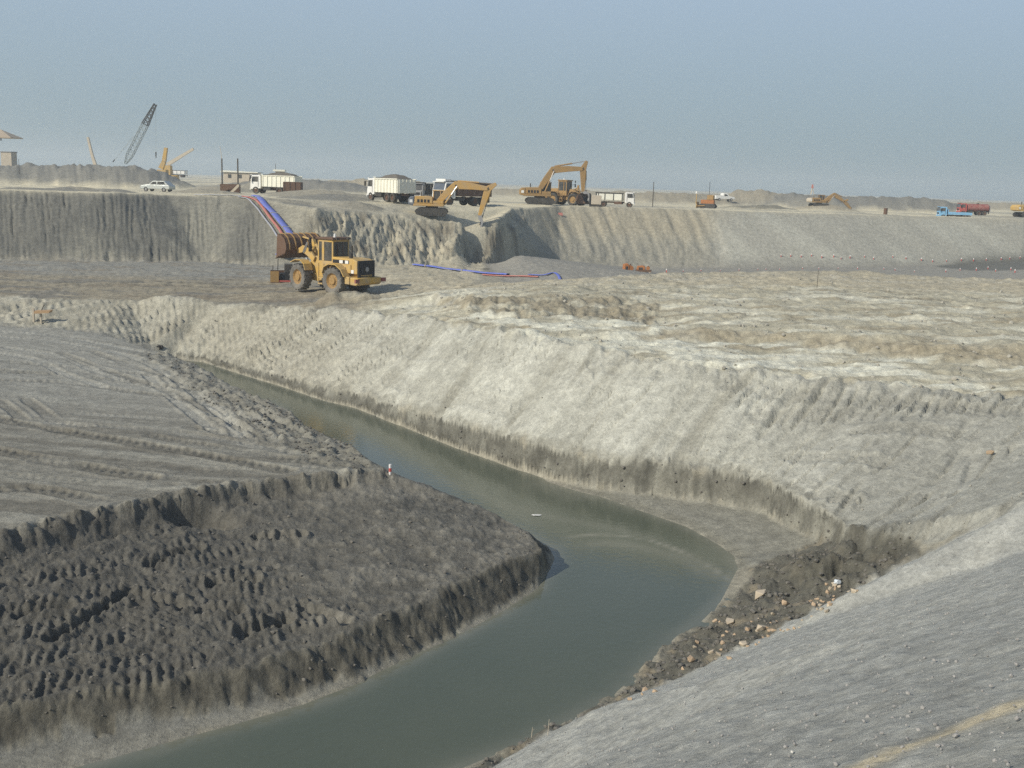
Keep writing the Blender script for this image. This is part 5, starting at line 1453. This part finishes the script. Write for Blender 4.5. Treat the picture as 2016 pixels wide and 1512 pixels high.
def post_proto():
    t = bpy.data.objects.new('marker_post', None); C.objects.link(t)
    MB().rod((0, 0, -.1), (0, 0, .30), .07, n=6).build('shaft', MKR, t)
    MB().rod((0, 0, .30), (0, 0, .52), .075, n=6).build('cap', MKW, t)
    return t
proto = post_proto(); kids = list(proto.children); first = True
def post(x, y, z, lab, grp, sc=1.0):
    global first
    if first: o = proto; first = False
    else:
        o = proto.copy(); C.objects.link(o)
        for c in kids:
            d = c.copy(); C.objects.link(d); d.parent = o
    o.location = (x, y, z); o.scale = (sc, sc, sc)
    tag(o, lab, 'marker post', grp)
far_row = [(1535, 507), (1556, 506), (1577, 508), (1598, 506), (1618, 508), (1640, 507), (1653, 511), (1673, 509), (1700, 507), (1722, 512), (1760, 508), (1786, 511), (1812, 514), (1838, 517), (1862, 516), (1890, 515), (1918, 515), (1942, 514), (1968, 512), (1990, 511), (2008, 509)]
for px, py in far_row:
    px += rnd.uniform(-3, 3)
    q = hit(px, py, 90.0); post(q.x, q.y, q.z, 'short red and white post in the row along the foot of the far right bank', 'posts along the bank foot', rnd.uniform(.55, .8))
near_row = [(1312, 534), (1345, 532), (1380, 531), (1418, 531), (1455, 530), (1492, 529), (1508, 528), (1535, 528), (1580, 527), (1612, 527), (1650, 526), (1688, 527), (1740, 528), (1762, 530), (1800, 533)]
for px, py in near_row:
    q = back_crest[0]
    g_ = hit(px, py + 3, 60.0)
    post(g_.x, g_.y, g_.z, 'short red and white post in the row along the sandy crest before the pit', 'posts along the sandy crest', rnd.uniform(.4, .55))
wet_row = [(1862, 536), (1890, 533), (1922, 533), (1945, 530), (1960, 535), (1990, 532), (1998, 537)]
for px, py in wet_row:
    q = hit(px, py, 90.0); post(q.x, q.y, q.z, 'short red and white post standing in the dark wet hollow at right', 'posts in the wet hollow', rnd.uniform(.6, .8))
q = hit(768, 934, 20.0)
t = thing('water_level_gauge', 'little red and white banded gauge stick at the tip of the graded floor', 'gauge stick', (q.x, q.y, q.z - .03), 0)
for k, m_ in enumerate((MKW, MKR, MKW)): MB().rod((0, 0, .12 * k), (0, 0, .12 * k + .12), .045, n=8).build('band', m_, t)
MB().rod((0, 0, -.2), (0, 0, 0), .03).build('shaft', WOOD, t)
q = hit(1103, 424, 60.0)
o = MB().box(-.35, .35, -.1, .1, -.05, .28, .12, .04).build('red_cloth', HRED); o.location = q; tag(o, 'scrap of faded red cloth on the slope below the parked excavator', 'cloth')
q = ground_at(1745, 172)
t = thing('oil_drum', 'rusty drum standing on the crest of the right embankment', 'drum', q, 0)
MB().rod((0, 0, 0), (0, 0, .95), .30, n=14).build('shell', RUST, t); MB().rod((0, 0, .95), (0, 0, .98), .28, n=14).build('lid', DARK, t)
for z in (.3, .62): MB().rod((0, 0, z), (0, 0, z + .03), .315, n=14).build('hoop', RUST, t)
q = ground_at(1597, 222)
t = thing('survey_target', 'hazy pinkish tripod target on the mound above the small far excavator', 'tripod', (q.x, q.y, atd(1597, 383, 222).z), 0)
for a in (0, 2.1, 4.2): MB().rod((.45 * math.cos(a), .45 * math.sin(a), 0), (0, 0, 1.3), .06).build('leg', PALE, t)
MB().box(-.22, .22, -.12, .12, 1.25, 2.0, .12).build('target_board', HRED, t)

# plank trestle by the left edge of the channel slope
q = hit(78, 637, 40.0)
t = thing('plank_trestle', 'two whitish posts carrying a tan board at the foot of the left bank', 'trestle', (q.x, q.y, q.z), 4, scale=.85)
MB().box(-.45, -.33, -.08, .08, -.1, 1.0).build('post', WOOD, t); MB().box(.05, .16, -.08, .08, -.1, .62).build('post', WOOD, t)
MB().prism([(-.25, .66), (.75, .72), (.85, .9), (-.2, .86)], -.3, .3).build('board', PLY, t)
MB().rod((.1, .1, .8), (.3, .2, 1.25), .03).build('brace_stick', POLE, t)
q = hit(312, 690, 40.0)
t = thing('drain_pipe', 'dark open end of a drain pipe where the graded floor meets the bank', 'pipe', (q.x, q.y + .2, q.z + .06), -25, scale=.6)
MB().lathe([(.20, -.25), (.27, -.25), (.27, .9), (.20, .9)], 16).build('pipe_wall', BLK, t)
MB().box(-.32, .32, .0, .08, -.3, .34).build('headwall', DARK, t)

# ------------------------------------------------------------------ litter in and beside the water
def blob(seed, n=1, squash=(1, 1, 1), amp=.25):
    import bmesh
    b = bmesh.new(); bmesh.ops.create_icosphere(b, subdivisions=n, radius=1)
    r_ = random.Random(seed)
    for v in b.verts:
        k = 1 + r_.uniform(-amp, amp)
        v.co = Vector((v.co.x * squash[0], v.co.y * squash[1], v.co.z * squash[2])) * k
    vs = [tuple(v.co) for v in b.verts]; fs = [tuple(v.index for v in f.verts) for f in b.faces]
    b.free()
    return vs, fs
def stone_mesh(seed, m, sq):
    import bmesh
    r_ = random.Random(seed + 40); b = bmesh.new()
    for _ in range(15):
        p_ = Vector((r_.uniform(-1, 1), r_.uniform(-1, 1), r_.uniform(-1, 1)))
        b.verts.new(Vector((p_.x * sq[0], p_.y * sq[1], p_.z * sq[2])))
    bmesh.ops.convex_hull(b, input=b.verts)
    bmesh.ops.delete(b, geom=[v for v in b.verts if not v.link_faces], context='VERTS')
    bmesh.ops.bevel(b, geom=list(b.edges), offset=.05, segments=1, affect='EDGES', clamp_overlap=True)
    me = bpy.data.meshes.new('stone'); b.to_mesh(me); b.free(); me.materials.append(m)
    return me
SM = [stone_mesh(k, ROCK1 if k % 3 else ROCK2, (1, .85, .75)) for k in range(6)]
BIG = [(1497, 1176, .19, 1, 'blocky pale stone standing upright on the grey mud spit, largest of the stones'),
       (1437, 1230, .15, 1, 'pale rounded stone above a litter of small ones, left of the two brown lumps'),
       (1547, 1190, .12, 0, 'tan stone lying alone right of the upright blocky stone'),
       (1470, 1241, .10, 0, 'brownish stone between the pale rounded stone and the flat tan pair'),
       (1500, 1241, .14, 1, 'flat tan stone right of the brownish one in the middle of the rubble'),
       (1358, 1300, .14, 0, 'squarish tan stone low on the rubble near the water'),
       (1462, 1272, .11, 1, 'light stone on the lower edge of the rubble below the brownish stone'),
       (1948, 893, .13, 0, 'single pinkish stone high on the right of the channel slope')]
for px, py, r_, v_, lab in BIG:
    q = hit(px, py, 12.0)
    o = obj('stone', SM[3 if v_ else 1 + (px % 2)], None, (q.x, q.y, q.z + r_ * .3), (rnd.uniform(-.3, .3), rnd.uniform(-.3, .3), rnd.uniform(0, 6)), (r_, r_, r_ * (1.25 if px == 1497 else 1)))
    tag(o, lab, 'stone', 'stones on the rubble')
small = [(1521, 1210), (1415, 1290), (1410, 1299), (1420, 1280), (1432, 1245), (1425, 1252), (1445, 1250), (1400, 1285), (1368, 1275), (1372, 1265), (1290, 1362), (1265, 1368), (1240, 1378), (1270, 1360), (1345, 1318)]
for k in range(16): small.append((rnd.uniform(1592, 1645), rnd.uniform(1180, 1205)))
for k in range(14): small.append((rnd.uniform(1625, 1690), rnd.uniform(1148, 1176)))
for k in range(12): small.append((1480 + 120 * (k / 12) + rnd.uniform(-8, 8), 1275 - 60 * (k / 12) + rnd.uniform(-8, 8)))
for k in range(14): small.append((rnd.uniform(1400, 1560), 1320 - rnd.uniform(20, 110)))
for px, py in small:
    q = hit(px, py, 12.0); r_ = rnd.uniform(.035, .085)
    o = obj('stone', SM[rnd.randrange(6)], None, (q.x, q.y, q.z + r_ * .2), (rnd.uniform(-.5, .5), rnd.uniform(-.5, .5), rnd.uniform(0, 6)), (r_, r_, r_))
    tag(o, 'small tan stone among the litter of stones at the foot of the near bank', 'stone', 'small stones at the bank foot')
q = hit(1648, 1150, 12.0)
vs, fs = blob(5, 2, (1, .8, .75), .22)
o = MB().add([(x * .09, y * .09, z * .09) for x, y, z in vs], fs).build('plastic_bag', BAG, smooth=False); o.location = (q.x, q.y, q.z + .05)
tag(o, 'crumpled bluish white plastic bag lying above the tan stones', 'plastic bag')
q = at(1056, 1014, .012)
vs, fs = blob(8, 2, (1, .6, .10), .3)
o = MB().add([(x * .16, y * .16, z * .16) for x, y, z in vs], fs).build('foam_patch', FOAM); o.location = q
tag(o, 'small white patch of foam floating near the tip of the mud bank', 'foam')
for px, py, h_, lab in ((1078, 1448, .34, 'thin dry stalk standing in the water at the foot of the near bank'), (1046, 1452, .22, 'shorter dry stalk left of the taller one by the near bank')):
    q = hit(px, py, 10.0)
    o = MB().rod((0, 0, -.05), (.02, 0, h_), .008, .004, n=5).rod((.005, 0, h_ * .5), (.06, .02, h_ * .8), .004, .002, n=4).build('dry_stalk', WOOD); o.location = q
    tag(o, lab, 'stalk')

# ------------------------------------------------------------------ loose clods and gravel (uncountable)
NRG = np.random.default_rng(11)
def scatter(name, mask, n, rmin, rmax, m, seeds, sub=0, power=2.0, rlim=(0, 200), bury=.3):
    ok = np.argwhere((mask[:-1, :-1] > .6) & (Rr[:-1, :-1] > rlim[0]) & (Rr[:-1, :-1] < rlim[1]) & (np.abs(th[None, :-1]) < R(31)))
    if not len(ok): return
    pk = ok[NRG.integers(0, len(ok), n)]
    px_ = X[pk[:, 0], pk[:, 1]] + NRG.uniform(-.04, .04, n); py_ = Y[pk[:, 0], pk[:, 1]] + NRG.uniform(-.04, .04, n); pz_ = Z[pk[:, 0], pk[:, 1]]
    rad = rmin + (rmax - rmin) * NRG.random(n) ** power
    VV, FF = [], []
    base_v = 0
    for si, sdd in enumerate(seeds):
        import bmesh
        b = bmesh.new()
        if sub == 0: bmesh.ops.create_icosphere(b, subdivisions=1, radius=1)
        else: bmesh.ops.create_icosphere(b, subdivisions=2, radius=1)
        v0 = np.array([v.co[:] for v in b.verts], np.float32); f0 = np.array([[v.index for v in f.verts] for f in b.faces], np.int32); b.free()
        g_ = np.random.default_rng(sdd)
        v0 = v0 * (1 + g_.uniform(-.28, .28, (len(v0), 1))) * np.array([1, .85, .75])
        sel = np.arange(si, n, len(seeds))
        a = NRG.uniform(0, 6.28, len(sel)); ca_, sa2 = np.cos(a), np.sin(a)
        vx = (v0[None, :, 0] * ca_[:, None] - v0[None, :, 1] * sa2[:, None]) * rad[sel, None] + px_[sel, None]
        vy = (v0[None, :, 0] * sa2[:, None] + v0[None, :, 1] * ca_[:, None]) * rad[sel, None] + py_[sel, None]
        vz = v0[None, :, 2] * rad[sel, None] + pz_[sel, None] + rad[sel, None] * (1 - 2 * bury) * .6
        VV.append(np.stack([vx, vy, vz], -1).reshape(-1, 3))
        ff = (f0[None] + (np.arange(len(sel)) * len(v0))[:, None, None] + base_v).reshape(-1, 3)
        FF.append(ff); base_v += len(sel) * len(v0)
    me = mesh_from(name, np.concatenate(VV), np.concatenate(FF), m, False)
    o = bpy.data.objects.new(name, me); C.objects.link(o); o['kind'] = 'stuff'
scatter('mud_clods', np.maximum(z_bench, z_cut) - z_beach, 700, .012, .06, CLOD, (1, 2, 3, 4), power=3)
scatter('gravel', z_near * (Z > .4), 10000, .004, .021, GRAV, (5, 6, 7), power=4, rlim=(3, 32))
scatter('white_pebbles', z_near * (Z > .4), 110, .006, .014, GRAVW, (8, 9), power=2.0, rlim=(3, 30))
scatter('rubble_clods', z_rub * (Z > .1), 1000, .02, .08, CLOD, (10, 11, 12), power=2.5)
scatter('pale_clods', z_slope * sstep(.4, .6, fbm(X / 3, Y / 3, 2, 300) + .5), 260, .015, .05, CLODP, (13, 14, 15), power=2.5)
scatter('terrace_clods', z_terr * (pxn > 820), 700, .03, .13, CLODP, (16, 17, 18), power=2.6)
scatter('margin_clods', np.maximum(mar, z_scut * (Z > .05)), 800, .02, .08, CLOD, (19, 20), power=2.2)
# ------------------------------------------------------------------ dusty air
def haze_box():
    x0, x1, y0, y1, z0, z1 = -2600, 2600, -2600, 2600, -3, 45
    v = [(x, y, z) for z in (z0, z1) for (x, y) in ((x0, y0), (x1, y0), (x1, y1), (x0, y1))]
    f = [(0, 3, 2, 1), (4, 5, 6, 7), (0, 1, 5, 4), (1, 2, 6, 5), (2, 3, 7, 6), (3, 0, 4, 7)]
    me = bpy.data.meshes.new('haze'); me.from_pydata(v, [], f)
    m = bpy.data.materials.new('dusty_air'); m.use_nodes = True
    t = m.node_tree; t.nodes.clear()
    out = t.nodes.new('ShaderNodeOutputMaterial'); pv = t.nodes.new('ShaderNodeVolumePrincipled')
    pv.inputs['Color'].default_value = (.80, .88, .93, 1)
    pv.inputs['Density'].default_value = .0007
    pv.inputs['Anisotropy'].default_value = .3
    t.links.new(pv.outputs[0], out.inputs['Volume'])
    me.materials.append(m)
    o = bpy.data.objects.new('haze', me); C.objects.link(o); o['kind'] = 'stuff'
haze_box()
